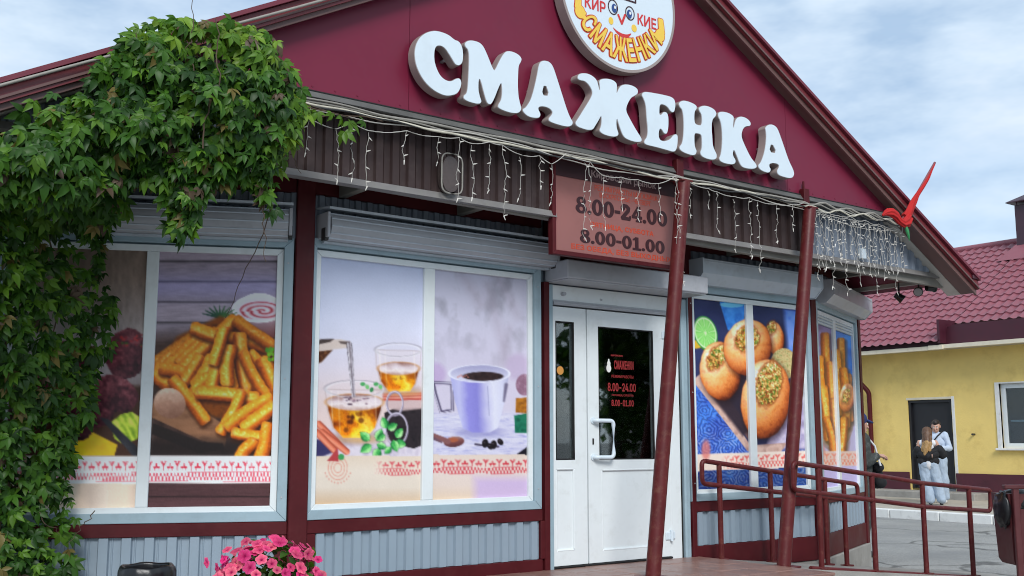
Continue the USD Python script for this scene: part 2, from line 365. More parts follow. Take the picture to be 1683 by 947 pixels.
# porch with tiles, and the ramp that leads down from it
porch = thing('porch', 'low porch paved with reddish tiles in front of the shop door', 'porch', (5.6, 6.0, GZ), kind='structure')
part(porch, 'porch_base', bx(4.35, 6.95, 5.2, D - 0.006, GZ - 0.03, -0.031, 0.01), 'concrete')
tw, k = 0.325, 0
for i in range(8):
    for j in range(5):
        x0, y0 = 4.35 + i * tw, D - 0.012 - (j + 1) * 0.286
        part(porch, 'paving_tile', bx(x0 + 0.003, x0 + tw - 0.003, y0 + 0.003, y0 + 0.283, -0.03, -0.004 - rng.uniform(0, 0.003), 0.004), rng.choice(['porch_tile_a', 'porch_tile_b']))
def ramp_z(x): return -0.02 - 0.098 * (x - 6.97)
rv = np.array([(x, y_, z) for y_ in (5.62, D - 0.09) for x, z in ((6.97, GZ - 0.03), (6.97, ramp_z(6.97)), (11.0, ramp_z(11.0)), (11.0, GZ - 0.03))])
single('ramp', trimesh.convex.convex_hull(rv), 'concrete', 'sloping concrete wheelchair ramp between the two handrails', 'ramp', kind='structure')

# ------------------------------------------------------------------ the shop
A1, A4 = math.radians(24.3), math.radians(23.0)
HL, HR = np.array([3.16, D]), np.array([8.633, D])
P1W, P4W = 2.0, 1.97
P1O = HL + P1W * np.array([-math.cos(A1), math.sin(A1)])
P4E = HR + P4W * np.array([math.cos(A4), math.sin(A4)])
shop = thing('food_shop', 'burgundy and grey snack shop with bow front, printed windows and gabled roof', 'shop', (5.6, 9.0, GZ))
PANEL = {1: (frame_of(P1O, -A1), P1W), 2: (frame_of(HL, 0), 2.12), 3: (frame_of((6.87, D), 0), 1.763), 4: (frame_of(HR, A4), P4W)}
GX = {1: [(0.07, 0.17), (0.98, 1.07)], 2: [(0.09, 0.126)], 3: [], 4: []}

# ---- printed window films: drawn in the units of one art sheet per window, corner order TL TR BR BL
class Art:
    def __init__(s, corners, nx=110, ny=230):
        u, v = np.meshgrid(np.linspace(0, 1, nx), np.linspace(0, 1, ny)); s.nx, s.ny, s.u, s.v = nx, ny, u.ravel(), v.ravel()   # v down
        c = np.asarray(corners, float)
        P = (c[0] * ((1 - u) * (1 - v)).ravel()[:, None] + c[1] * (u * (1 - v)).ravel()[:, None] + c[2] * (u * v).ravel()[:, None] + c[3] * ((1 - u) * v).ravel()[:, None])
        s.X, s.Y = P[:, 0], P[:, 1]; s.C = np.zeros((len(P), 3)) + 200.0
        s.w = 0.9; s.gain = 1.0
    def n(s, sc, seed=0, oct=3, sx=1.0): return meshkit.fbm(np.c_[s.X * sc * sx, s.Y * sc, np.zeros(len(s.X))], oct, seed)
    def put(s, sd, col, a=1.0, soft=None):
        """Lays COL where the signed distance SD (negative inside) is below zero."""
        m = np.clip(0.5 - sd / (soft or s.w), 0, 1) * a
        s.C = s.C * (1 - m[:, None]) + np.broadcast_to(np.asarray(col, float), s.C.shape) * m[:, None]
    def ell(s, cx, cy, rx, ry, rot=0.0):
        c, q = math.cos(rot), math.sin(rot); x, y = s.X - cx, s.Y - cy
        a, b = (x * c + y * q) / rx, (-x * q + y * c) / ry
        r = np.sqrt(a * a + b * b) + 1e-9
        return (r - 1) * min(rx, ry), a, b
    def cap(s, x0, y0, x1, y1, r0, r1=None):
        r1 = r0 if r1 is None else r1
        dx, dy = x1 - x0, y1 - y0; L2 = dx * dx + dy * dy + 1e-9
        t = np.clip(((s.X - x0) * dx + (s.Y - y0) * dy) / L2, 0, 1)
        ex, ey = s.X - x0 - t * dx, s.Y - y0 - t * dy
        side = (ex * -dy + ey * dx) / math.sqrt(L2)
        return np.hypot(ex, ey) - (r0 + (r1 - r0) * t), t, side
    def poly(s, pts):
        g = Polygon(pts).buffer(0); P = shapely.points(s.X, s.Y)
        d = shapely.distance(g.boundary, P)
        return np.where(shapely.contains(g, P), -d, d)
    def ring(s, cx, cy, rx, ry, w, rot=0.0): return np.abs(s.ell(cx, cy, rx, ry, rot)[0]) - w
    def shade(s, cols, t):
        """Colour ramp over t in 0..1."""
        cols = np.asarray(cols, float); x = np.linspace(0, 1, len(cols)); t = np.clip(t, 0, 1)
        return np.stack([np.interp(t, x, cols[:, k]) for k in range(3)], 1)
    def fry(s, x0, y0, x1, y1, r, k=0):
        if x1 < x0: x0, y0, x1, y1 = x1, y1, x0, y0
        dx, dy = x1 - x0, y1 - y0; L = math.hypot(dx, dy); ux, uy = dx / L, dy / L
        l = (s.X - x0) * ux + (s.Y - y0) * uy; side = -(s.X - x0) * uy + (s.Y - y0) * ux
        bend = 0.10 * r * math.sin(k * 2.3) * np.sin(np.clip(l / L, 0, 1) * math.pi); side = side + bend * 3
        wob = s.n(0.16, 100 + k, 2) - 0.5
        hx, hy, rc = L / 2 + r * 0.7, r * (1 + 0.22 * wob), r * 0.55
        ax, ay = np.abs(l - L / 2) - hx + rc, np.abs(side) - hy + rc
        sd = np.hypot(np.maximum(ax, 0), np.maximum(ay, 0)) + np.minimum(np.maximum(ax, ay), 0) - rc
        q = side / r; e = np.abs(l - L / 2) / hx
        n1, n2 = s.n(0.3, 11 + k, 3), s.n(0.9, 50 + k, 2)
        split = 0.05 + 0.3 * math.sin(k * 1.7)
        face = np.clip((q - split) / 0.5 + 0.5, 0, 1)
        top = s.shade([(202, 112, 26), (230, 154, 52), (250, 202, 112), (236, 168, 66)], 0.5 + 0.45 * q + 0.5 * (n1 - 0.5))
        low = s.shade([(216, 132, 40), (188, 98, 26), (136, 62, 16), (92, 38, 10)], q * 0.85 + 0.4 * (n1 - 0.45))
        c = top * (1 - face[:, None]) + low * face[:, None]
        c = c * (0.91 + 0.18 * n2)[:, None]
        brown = np.clip((e - 0.82) * 4 + 2.2 * (n1 - 0.62), 0, 0.8)[:, None]; c = c * (1 - brown) + np.array((158, 80, 24.0)) * brown
        glint = np.clip((n1 - 0.60) * 5, 0, 1) * np.clip(1 - np.abs(q + 0.25) * 1.6, 0, 1); c = c + glint[:, None] * np.array((30, 40, 60.0))
        depth = (0.84 + 0.2 * min(k / 20.0, 1.0)) * (0.93 + 0.14 * abs(math.sin(k * 2.7)))
        cx_, cy_ = 1.8, 4.2
        l2, s2_ = l - (cx_ * ux + cy_ * uy), side - (-cx_ * uy + cy_ * ux)
        a2, b2 = np.abs(l2 - L / 2) - hx + rc, np.abs(s2_) - hy + rc
        sh = np.hypot(np.maximum(a2, 0), np.maximum(b2, 0)) + np.minimum(np.maximum(a2, b2), 0) - rc
        s.put(sh - 1.0, (44, 18, 4), 0.78, 7.0); s.put(sd, c * depth, soft=1.3)
    def band(s, line, h, bg=None, col=(176, 50, 66), x_from=None, period=22.0, a=1.0):
        """Folk border: trees and birds over a chequered row. line(x) gives its upper edge."""
        yy = (s.Y - line(s.X)) / h
        ins = np.maximum(-yy, yy - 1) * h
        fade = np.ones_like(yy) if x_from is None else np.clip((s.X - x_from) / 25.0, 0, 1)
        if bg is not None: s.put(ins, bg)
        ph = np.mod(s.X, period) / period
        def m(sd): return np.clip(0.5 - sd / s.w, 0, 1)
        px = ph * period; py = yy * h
        k = h / 40.0
        art = np.zeros_like(yy)
        def seg(x0, y0, x1, y1, r):
            nonlocal art
            dx, dy = x1 - x0, y1 - y0; t = np.clip(((px - x0) * dx + (py - y0) * dy) / (dx * dx + dy * dy), 0, 1)
            art = np.maximum(art, m(np.hypot(px - x0 - t * dx, py - y0 - t * dy) - r))
        seg(5, 21 * k, 5, 10 * k, 0.7)
        for d in (1.6, 3.2, 4.6): seg(5, 15 * k, 5 - d, 7 * k, 0.45); seg(5, 15 * k, 5 + d, 7 * k, 0.45)
        for c0, sg in ((13.0, 1), (18.5, -1)):
            seg(c0 - 1.3, 16 * k, c0 + 1.3, 16 * k, 1.5); seg(c0 + sg * 2, 15 * k, c0 + sg * 2.2, 10 * k, 0.6); seg(c0, 17 * k, c0, 21 * k, 0.4)
        art *= (yy > 0.1) & (yy < 0.58)
        row = (yy > 0.60) & (yy < 0.9)
        ck = (np.sin(s.X / 5.6 * 2 * np.pi + np.where((yy > 0.75), math.pi, 0)) > 0.0) & row
        edge = ((yy > 0.555) & (yy < 0.585)) | ((yy > 0.915) & (yy < 0.945))
        art = np.maximum(np.maximum(art, ck * 0.85), edge * 0.6) * fade * a * (ins < 0)
        s.C = s.C * (1 - art[:, None]) + np.asarray(col, float) * art[:, None]
    def finish(s):
        g = s.C.reshape(s.ny, s.nx, 3); p = np.pad(g, ((1, 1), (1, 1), (0, 0)), mode='edge')
        k = 0.5 * g + 0.125 * (p[:-2, 1:-1] + p[2:, 1:-1] + p[1:-1, :-2] + p[1:-1, 2:])
        k = k.reshape(-1, 3); m = k.mean(1, keepdims=True); k = m + (k - m) * 1.10
        k = 128 + (k - 128) * 1.02
        s.C = k + np.random.default_rng(5).normal(0, 1.4, (len(k), 1)) + 5 * (s.n(0.02, 71, 3) - 0.5)[:, None]
    def mesh(s, x0, x1, z0, z1, y, gain=1.0):
        s.finish(); s.gain = gain
        v = np.c_[x0 + (x1 - x0) * s.u, np.full(len(s.u), y), z1 - (z1 - z0) * s.v]
        i, j = np.meshgrid(np.arange(s.ny - 1), np.arange(s.nx - 1), indexing='ij'); a = (i * s.nx + j).ravel()
        f = np.vstack([np.c_[a, a + s.nx, a + s.nx + 1], np.c_[a, a + s.nx + 1, a + 1]])
        return trimesh.Trimesh(v, f, process=False), np.minimum(lin(np.clip(s.C, 0, 255)) * PRINT * s.gain, 0.86)
PRINT = 1.0

def planks(s, y0, y1, n, base, seed):
    t = (s.Y - y0) / (y1 - y0) * n; fr = t - np.floor(t)
    tone = np.array([meshkit.noise(np.array([[i * 3.7, seed, 0.5]]))[0] for i in range(n + 1)])[np.clip(np.floor(t).astype(int), 0, n)]
    g = s.n(0.5, seed, 4, 0.12)
    c = np.asarray(base, float) * (0.78 + 0.3 * tone + 0.28 * (g - 0.5))[:, None]
    dark = np.clip(1 - np.minimum(fr, 1 - fr) * 12, 0, 1)
    c = c * (1 - 0.6 * dark)[:, None]
    s.put(np.maximum(y0 - s.Y, s.Y - y1), c)

def art_meat():
    s = Art([[31.9, 409.0], [240.9, 416.4], [220.2, 835.2], [3.2, 838.0]], 120, 230)
    v = (s.Y - 412) / 424
    s.C = s.shade([(98, 86, 78), (112, 98, 90), (128, 116, 112), (150, 142, 142), (150, 140, 140), (80, 60, 60)], v * 1.6)
    s.C *= (0.86 + 0.3 * s.n(0.06, 3, 3, 3.0))[:, None]
    s.put(s.poly([(60, 690), (170, 640), (240, 640), (240, 760), (0, 760), (0, 700)]), (62, 40, 30), soft=8)
    s.put(s.poly([(120, 720), (150, 715), (190, 735), (185, 752), (110, 752)]), s.shade([(214, 176, 40), (190, 150, 40)], s.n(0.1, 5)))
    s.put(s.poly([(178, 700), (196, 686), (214, 682), (226, 690), (224, 725), (200, 735), (185, 725)]), s.shade([(86, 120, 30), (178, 196, 70), (210, 214, 110)], s.n(0.09, 6, 4) + 0.35 * np.sin((s.X - 0.6 * s.Y) * 0.55 + 5 * s.n(0.05, 61, 2)) * 0.5))
    for i, (cx, cy, rx, ry, ro) in enumerate([(120, 690, 38, 40, 0), (60, 660, 40, 45, 0), (205, 588, 34, 42, 0.2), (160, 675, 26, 34, 0.2), (188, 652, 38, 28, 0.5), (110, 610, 40, 44, 0)]):
        sd, a, b = s.ell(cx, cy, rx, ry, ro); nn = s.n(0.16, 20 + i, 4); n2 = s.n(0.45, 40 + i, 3)
        c = s.shade([(26, 12, 16), (58, 28, 36), (92, 46, 54), (136, 78, 84), (196, 150, 150)], nn * 0.75 + 0.28 * (n2 - 0.3) - 0.22 * (a * 0.5 + b) * 0.7)
        s.put(sd + 6 * (nn - 0.5), c)
    for i in range(26):
        s.put(s.ell(180 + rng.uniform(0, 50), 556 + rng.uniform(0, 20), rng.uniform(1, 3), rng.uniform(1, 2.4))[0], rng.choice([(170, 50, 50), (60, 90, 40), (120, 40, 50)]), 0.8)
    s.put(s.poly([(160, 690), (175, 694), (224, 740), (224, 756), (214, 752)]), s.shade([(24, 24, 28), (60, 60, 66)], s.n(0.05, 8)))
    s.put(753 - s.Y, (214, 205, 196)); s.C = np.where((s.Y > 797)[:, None], s.shade([(196, 182, 166), (206, 186, 168), (176, 160, 148), (200, 186, 172)], np.mod(s.X / 90.0 + 0.1 * s.n(0.02, 9), 1)), s.C)
    s.band(lambda x: 754 + 0 * x, 42, bg=(222, 216, 212), col=(184, 66, 82))
    return s

def art_fries():
    s = Art([[262.8, 417.2], [455.1, 424.1], [442.1, 832.3], [242.9, 834.9]], 130, 240)
    planks(s, 400, 570, 5, (150, 138, 150), 2)
    blue = np.exp(-((s.Y - 476) / 22) ** 2); s.C = s.C * (1 - 0.35 * blue[:, None]) + np.array((150, 150, 214.0)) * 0.35 * blue[:, None]
    s.put(s.poly([(240, 560), (470, 545), (470, 760), (240, 760)]), s.shade([(34, 24, 22), (70, 50, 44), (46, 32, 28)], s.n(0.06, 4)), soft=30)
    sd, a, b = s.ell(424, 527, 44, 40); s.put(sd, s.shade([(232, 226, 236), (190, 178, 196), (140, 110, 116), (90, 40, 40)], 0.5 + 0.5 * b))
    s.put(s.ell(424, 514, 40, 20)[0], (206, 196, 210)); s.put(s.ell(426, 516, 34, 15)[0], s.shade([(206, 190, 200), (150, 40, 50), (212, 200, 208)], 0.5 + 0.5 * np.sin(np.hypot((s.X - 430), (s.Y - 517) * 2.3) / 4.6 + 0.7 * np.arctan2((s.Y - 517) * 2.3, s.X - 430)) * (0.5 + s.n(0.06, 33))))
    s.put(s.ring(424, 513, 42, 22, 1.2), (236, 232, 240))
    for i in range(9):
        an = math.radians(200 + i * 17); s.put(s.cap(360, 528, 360 + 30 * math.cos(an), 528 + 20 * math.sin(an), 2.2, 0.8)[0], (32 + 3 * i, 62 + 4 * i, 52))
    s.put(s.poly([(248, 690), (330, 728), (368, 738), (372, 706), (300, 660), (248, 668)]), s.shade([(92, 62, 46), (140, 100, 74), (120, 84, 60)], s.n(0.12, 7, 3, 0.3)))
    s.put(s.poly([(252, 700), (330, 731), (365, 732), (366, 742), (325, 748), (250, 718)]), (34, 26, 24))
    s.put(s.poly([(242, 726), (460, 726), (460, 760), (242, 760)]), (26, 20, 20), 0.8, 20)
    s.put(s.poly([(256, 610), (290, 560), (360, 525), (410, 545), (450, 575), (450, 670), (420, 700), (350, 690), (300, 660), (258, 640)]), s.shade([(58, 28, 8), (120, 62, 16), (84, 42, 12)], s.n(0.12, 9)), soft=6)
    F = [(258, 600, 316, 560), (262, 612, 300, 575), (278, 606, 330, 550), (296, 600, 352, 552), (300, 610, 382, 532), (320, 546, 398, 568), (358, 556, 448, 582), (388, 534, 444, 572),
         (392, 560, 402, 640), (404, 600, 430, 655), (412, 590, 440, 610), (430, 600, 448, 640), (420, 640, 446, 664), (256, 622, 285, 640), (270, 612, 310, 624), (326, 594, 302, 634), (345, 596, 322, 636), (340, 628, 322, 648),
         (372, 584, 380, 640), (361, 566, 346, 640), (376, 580, 372, 632), (398, 588, 432, 650), (286, 632, 334, 694), (328, 650, 416, 660), (394, 652, 362, 712), (440, 660, 374, 704), (446, 674, 402, 706), (384, 716, 446, 722), (414, 732, 390, 760), (438, 706, 426, 756), (350, 600, 366, 548)]
    for k, f in enumerate(F): s.fry(*f, 9.4 + (k % 3) * 1.1, k)
    sd, a, b = s.ell(279, 668, 26, 24, 0.6); s.put(sd, s.shade([(214, 186, 166), (168, 128, 108), (120, 84, 68)], 0.5 + 0.5 * (a + b) / 1.4 + 0.3 * (s.n(0.2, 31) - 0.5)))
    for i in range(10): s.put(s.ell(443 + rng.uniform(-6, 6), 588 + rng.uniform(-9, 9), 4, 3, i)[0], (60 + 6 * i, 120 + 5 * i, 40))
    s.put(752.5 - s.Y, (226, 220, 218))
    planks(s, 795, 840, 2, (74, 50, 52), 12)
    s.band(lambda x: 754 + 0 * x, 42, bg=(228, 222, 220), col=(184, 52, 70))
    return s

def glass_cup(s, cx, rim_y, rx, ry, body, tea_y, tea_rx, tea_ry):
    by = max(p[1] for p in body)
    s.put(s.ell(cx + 3, by - 1, rx * 0.9, ry * 0.75)[0], (150, 112, 92), 0.55, 9); s.put(s.ell(cx + 8, by + 1, rx * 0.5, ry * 0.35)[0], (244, 196, 110), 0.5, 8)
    s.put(s.poly(body), (226, 216, 222), 0.5, 2)
    bd = s.poly(body); q = (s.X - cx) / rx; v = (s.Y - tea_y) / (by - tea_y + 1e-6); nn, n2 = s.n(0.10, int(cx), 3), s.n(0.3, int(cx) + 5, 3)
    tea = s.shade([(84, 34, 8), (170, 82, 12), (226, 138, 22), (206, 112, 18), (250, 190, 44), (255, 222, 96), (232, 150, 28), (150, 66, 10), (84, 34, 8)], 0.5 + 0.5 * q + 0.30 * (nn - 0.5) + 0.06 * np.sin(v * 6))
    tea = tea * (0.82 + 0.34 * np.clip(v, 0, 1) + 0.25 * (n2 - 0.5))[:, None]
    s.put(np.maximum(bd + 1.4, tea_y - s.Y), tea, soft=1.6)
    dk = np.clip((n2 - 0.60) * 7, 0, 1) * np.clip(1 - np.abs(q) * 1.3, 0, 1) * (v > 0.1); s.put(np.maximum(bd + 2.5, tea_y + 2 - s.Y), np.array((92, 40, 8.0)), 0.55 * dk)
    s.put(np.maximum(bd + 1.2, np.abs(s.Y - by + 3.2) - 2.0), (255, 206, 96), 0.55, 3)
    s.put(s.ell(cx, tea_y, tea_rx, tea_ry)[0], s.shade([(150, 110, 100), (214, 196, 200), (240, 232, 238), (190, 160, 156)], 0.5 + 0.5 * (s.Y - tea_y) / tea_ry + 0.5 * (nn - 0.5)), 0.95, 1.6)
    s.put(s.ring(cx, tea_y, tea_rx, tea_ry, 0.5), (206, 140, 70), 0.7, 1.6)
    s.put(np.abs(bd) - 0.3, (150, 124, 118), 0.55, 2.2)
    for o, al in ((-0.78, 0.5), (0.70, 0.4), (-0.55, 0.3)):
        s.put(np.maximum(bd + 2, np.abs(q - o - 0.05 * v) * rx - 0.9), (255, 248, 240), al, 2.0)
    s.put(s.ring(cx, rim_y, rx, ry, 0.45), (130, 122, 136), 0.75, 1.5); s.put(s.ring(cx, rim_y + 1.4, rx - 1.2, ry - 0.6, 0.5), (250, 250, 252), 0.7, 1.5)

def art_tea():
    s = Art([[526.6, 424.0], [696.3, 442.9], [691.8, 822.3], [516.0, 829.1]], 120, 250)
    s.C = s.shade([(196, 204, 230), (206, 212, 234), (214, 216, 234), (220, 214, 226), (226, 208, 206), (222, 200, 194)], (s.Y - 425) / 300)
    s.C *= (0.98 + 0.05 * s.n(0.02, 3))[:, None]
    g = lambda X, Y: (510 + X / 3.055, 530 + Y / 3.055)
    G = lambda pts: [g(*p) for p in pts]
    s.put(s.poly(G([(0, 560), (80, 540), (600, 470), (600, 700), (0, 700)])), s.shade([(196, 188, 206), (224, 216, 226), (176, 164, 186)], s.n(0.07, 4)), soft=10)
    s.put(s.poly(G([(0, 590), (70, 600), (110, 660), (40, 690), (0, 690)])), (44, 40, 84), 0.9, 3)
    s.put(s.poly(G([(365, 465), (420, 440), (600, 440), (600, 610), (520, 640), (400, 615), (380, 560)])), s.shade([(22, 18, 20), (52, 44, 48), (30, 26, 30)], s.n(0.1, 6)))
    s.put(s.poly(G([(370, 400), (600, 385), (600, 440), (450, 455), (380, 440)])), (206, 182, 182), 0.9, 3)
    for k in range(5):
        a, b = g(360, 372 + 7 * k), g(600, 366 + 7 * k); s.put(s.cap(*a, *b, 1.6)[0], [(214, 120, 104), (232, 150, 130), (196, 98, 86), (236, 166, 148), (190, 90, 80)][k])
    s.put(s.poly(G([(0, 120), (50, 100), (150, 98), (198, 112), (195, 140), (110, 150), (60, 215), (0, 240)])), (214, 198, 188), 0.9, 2)
    s.put(s.poly(G([(0, 165), (60, 158), (112, 152), (60, 212), (0, 240)])), s.shade([(120, 70, 34), (70, 40, 24), (150, 100, 60)], s.n(0.2, 8)), 1.0, 1.5)
    s.put(s.poly(G([(0, 115), (60, 98), (120, 96), (100, 112), (30, 128)])), (58, 46, 44), 0.9, 1.5)
    s.put(s.poly(G([(140, 108), (196, 108), (200, 128), (150, 120)])), (90, 78, 76), 0.9, 1.5)
    glass_cup(s, *g(440, 150), 120 / 3.055, 34 / 3.055, G([(322, 150), (558, 156), (552, 240), (530, 320), (500, 362), (385, 362), (345, 310), (326, 230)]), g(0, 244)[1], 108 / 3.055, 33 / 3.055)
    for (a, b, r) in ((420, 418, 46), (430, 545, 62)):
        s.put(s.ring(*g(a, b), r * 0.9 / 3.055, r * 1.25 / 3.055, 1.6), (150, 140, 158)); s.put(s.ring(*g(a - 3, b - 2), r * 0.9 / 3.055, r * 1.25 / 3.055, 0.6), (222, 216, 232))
    glass_cup(s, *g(220, 345), 145 / 3.055, 42 / 3.055, G([(76, 350), (364, 352), (352, 450), (322, 540), (275, 592), (160, 592), (112, 540), (86, 450)]), g(0, 412)[1], 142 / 3.055, 42 / 3.055)
    for i in range(5): s.put(s.ell(*g(258 + 22 * i, 322 + (i % 3) * 14), 4, 3.2, i)[0], [(80, 160, 96), (120, 190, 120), (60, 130, 80)][i % 3])
    a = s.cap(*g(192, 125), *g(212, 380), 4.4, 2.8); s.put(a[0], s.shade([(70, 64, 70), (206, 200, 210), (110, 100, 108), (232, 228, 236), (70, 62, 70)], 0.5 + 0.5 * a[2] / 4.4 + 0.3 * (s.n(0.25, 9, 3, 2.0) - 0.5)))
    for i in range(14): s.put(s.ell(*g(225 + rng.uniform(-60, 60), 402 + rng.uniform(-14, 22)), rng.uniform(1.5, 5), rng.uniform(0.8, 2))[0], rng.choice([(88, 66, 84), (130, 104, 120), (66, 48, 60)]), 0.8)
    for i in range(9): s.put(s.ell(*g(205 + rng.uniform(-45, 45), 505 + rng.uniform(-40, 50)), rng.uniform(2, 5), rng.uniform(2, 6))[0], rng.choice([(96, 44, 10), (130, 70, 14), (70, 30, 10)]), 0.75, 2.5)
    for k, (x0, y0, x1, y1) in enumerate(((45, 520, 160, 640), (60, 560, 178, 655), (35, 560, 120, 650))):
        a = s.cap(*g(x0, y0), *g(x1, y1), 5.4); s.put(a[0], s.shade([(150, 66, 50), (224, 128, 100), (236, 160, 132), (186, 90, 70)], 0.5 + 0.5 * a[2] / 5.4))
    for i, (x, yv, L, an) in enumerate(((300, 625, 62, 2.6), (290, 600, 60, -2.4), (330, 600, 60, -1.2), (340, 640, 60, 2.0), (375, 540, 56, -1.9), (385, 545, 54, -0.5), (370, 575, 50, 2.6), (420, 610, 60, 0.2), (410, 600, 58, 1.2), (425, 585, 56, -0.9), (330, 620, 50, 0.3), (400, 635, 44, 2.4))):
        x0, y0 = g(x, yv); L = L / 3.055; dx, dy = math.cos(an), math.sin(an)
        lo, la = (s.X - x0) * dx + (s.Y - y0) * dy, -(s.X - x0) * dy + (s.Y - y0) * dx
        t = np.clip(lo / L, 0, 1); wd = 0.36 * L * np.sin(math.pi * t ** 0.8) ** 0.8 + 0.3 * np.sin(lo * 3.2)
        sd = np.maximum(np.abs(la) - wd, np.maximum(-lo, lo - L))
        s.put(sd - 0.6, (30, 76, 44), 0.6, 2.5); s.put(sd, s.shade([(34, 110, 60), (78, 176, 92), (150, 222, 140), (206, 240, 190)], 0.45 + 0.5 * la / (0.36 * L) * (1 if i % 2 else -1) + 0.5 * (s.n(0.3, 50 + i) - 0.5)))
        s.put(np.maximum(np.abs(la) - 0.35, sd), (40, 120, 66), 0.7)
    yl = lambda x: g(0, 676)[1] + 0 * x
    s.C = np.where((s.Y > yl(s.X))[:, None], s.shade([(224, 208, 190), (230, 218, 204), (226, 214, 200), (206, 180, 152)], (s.Y - 751) / 76) + 6 * (s.n(0.04, 12) - 0.5)[:, None], s.C)
    cx, cy = g(136, 735)
    for r in (15, 10.5, 6): s.put(np.maximum(s.ring(cx, cy, r, r * 1.25, 0.5), (cy - 14) - s.Y), (216, 136, 120), 0.9)
    s.put(s.poly(G([(85, 700), (136, 635), (140, 704)])), (176, 70, 74)); s.put(s.ell(*g(152, 682), 5, 5)[0], (70, 150, 90))
    for i in range(11):
        an = math.radians(20 + i * 14); s.put(s.ell(cx + 21 * math.cos(an), cy + 24 * math.sin(an), 0.9, 1.2)[0], (214, 130, 116))
    s.band(lambda x: 755 + 0 * x, 29, col=(206, 82, 92), x_from=612)
    return s

def art_coffee():
    s = Art([[715.1, 440.7], [865.1, 457.7], [865.8, 815.5], [711.1, 821.6]], 115, 240)
    g = lambda X, Y: (690 + X / 3.38, 560 + Y / 3.38); G = lambda pts: [g(*p) for p in pts]
    s.C = s.shade([(196, 196, 214), (204, 202, 220), (212, 206, 224), (214, 206, 222)], (s.Y - 440) / 260)
    st = s.n(0.03, 5, 4, 1.6); s.C = s.C * (1 - 0.16 * np.clip((st - 0.5) * 4, 0, 1) * np.clip((640 - s.Y) / 120, 0, 1))[:, None]
    for (x0, y0, x1, y1, r) in ((800, 470, 830, 590, 7), (815, 450, 850, 520, 6), (835, 540, 822, 612, 5), (760, 450, 790, 500, 8)): s.put(s.cap(x0, y0, x1, y1, r)[0], (166, 154, 170), 0.28, 14)
    s.put(s.ell(*g(95, 190), 16, 18)[0], (190, 168, 206), 0.8, 8); s.put(s.ell(*g(540, 150), 20, 22)[0], (190, 170, 200), 0.6, 10)
    ty = g(0, 405)[1]
    str_ = s.n(0.6, 7, 3, 0.15)
    s.put(ty - s.Y, s.shade([(150, 152, 206), (204, 202, 226), (222, 220, 234)], str_ * 1.3), soft=14)
    s.put(s.poly(G([(525, 640), (620, 575), (620, 640)])), (26, 24, 34))
    s.put(s.poly(G([(60, 520), (130, 555), (130, 575), (60, 545)])), (110, 84, 96))
    s.put(s.ell(*g(330, 512), 38, 9)[0], (150, 148, 196), 0.7, 6)
    s.put(np.abs(s.poly(G([(84, 238), (180, 244), (184, 392), (124, 402), (96, 300)]))) - 2.3, (92, 84, 110)); s.put(np.abs(s.poly(G([(80, 236), (180, 241), (184, 395), (122, 407), (92, 300)]))) - 0.7, (224, 220, 236))
    body = s.poly(G([(168, 178), (492, 182), (470, 330), (428, 490), (385, 514), (288, 514), (238, 492), (196, 340)]))
    q = (s.X - g(168, 0)[0]) / (324 / 3.38)
    s.put(body, s.shade([(176, 176, 222), (196, 196, 232), (150, 146, 216), (142, 138, 208), (196, 194, 228), (226, 226, 240), (216, 216, 236), (176, 176, 206)], q + 0.06 * (s.n(0.06, 8) - 0.5) - 0.0006 * (s.Y - 620)))
    s.put(s.cap(*g(372, 260), *g(380, 420), 0.7)[0], (150, 148, 190), 0.7)
    s.put(s.ell(*g(330, 188), 48.5, 14.5)[0], (206, 206, 228)); s.put(s.ell(*g(330, 186), 46, 13)[0], s.shade([(170, 168, 200), (222, 222, 238)], (s.Y - g(0, 150)[1]) / 24))
    s.put(s.ell(*g(348, 203), 33, 7.4)[0], s.shade([(20, 14, 18), (60, 44, 44), (28, 20, 22)], s.n(0.1, 9)))
    for i in range(7): s.put(s.ell(*g(212 + i * 9, 208 - (i % 3) * 5), 1.2, 1.0)[0], (206, 130, 120))
    s.put(s.ring(330 / 3.38 + 690, g(0, 188)[1], 48.5, 14.5, 0.5), (236, 236, 246))
    s.put(s.cap(*g(475, 250), *g(462, 340), 3.0, 1.6)[0], (96, 88, 112), 0.8, 3)
    sd, a, b = s.ell(*g(192, 566), 16, 8.5, -0.12); s.put(sd, s.shade([(170, 130, 120), (120, 74, 74), (84, 50, 56)], 0.5 + 0.5 * b)); s.put(s.ell(*g(184, 556), 9, 3.6)[0], (166, 96, 70)); s.put(s.cap(*g(78, 524), *g(160, 565), 2.4, 4.5)[0], (134, 92, 92))
    s.put(s.cap(*g(305, 580), *g(430, 592), 1.6)[0], (70, 62, 84))
    for x, yv, r in ((358, 574, 24), (405, 582, 24), (442, 566, 20), (385, 590, 20)): s.put(s.ell(*g(x, yv), r / 3.38, r * 0.72 / 3.38, 0.2 * r)[0], (26, 20, 24)); s.put(s.ell(*g(x - 4, yv - 5), 1.6, 0.8)[0], (96, 84, 92))
    s.put(s.ell(*g(580, 250), 15, 18)[0], s.shade([(190, 160, 180), (140, 104, 124), (206, 184, 200)], s.n(0.16, 14)))
    s.put(s.poly(G([(530, 325), (620, 318), (620, 410), (528, 405)])), s.shade([(110, 62, 24), (186, 124, 44), (90, 50, 24)], s.n(0.14, 15)))
    s.put(s.poly(G([(520, 420), (620, 405), (620, 520), (525, 515)])), s.shade([(14, 70, 56), (40, 120, 92), (18, 84, 64)], s.n(0.12, 16)))
    y0 = g(0, 636)[1]
    s.C = np.where((s.Y > y0)[:, None], s.shade([(224, 208, 196), (228, 214, 206), (226, 210, 200), (222, 200, 176)], (s.Y - y0) / 74), s.C)
    s.put(np.maximum(g(0, 760)[1] - s.Y, g(300, 0)[0] - s.X), (200, 178, 224), 0.75 , 16)
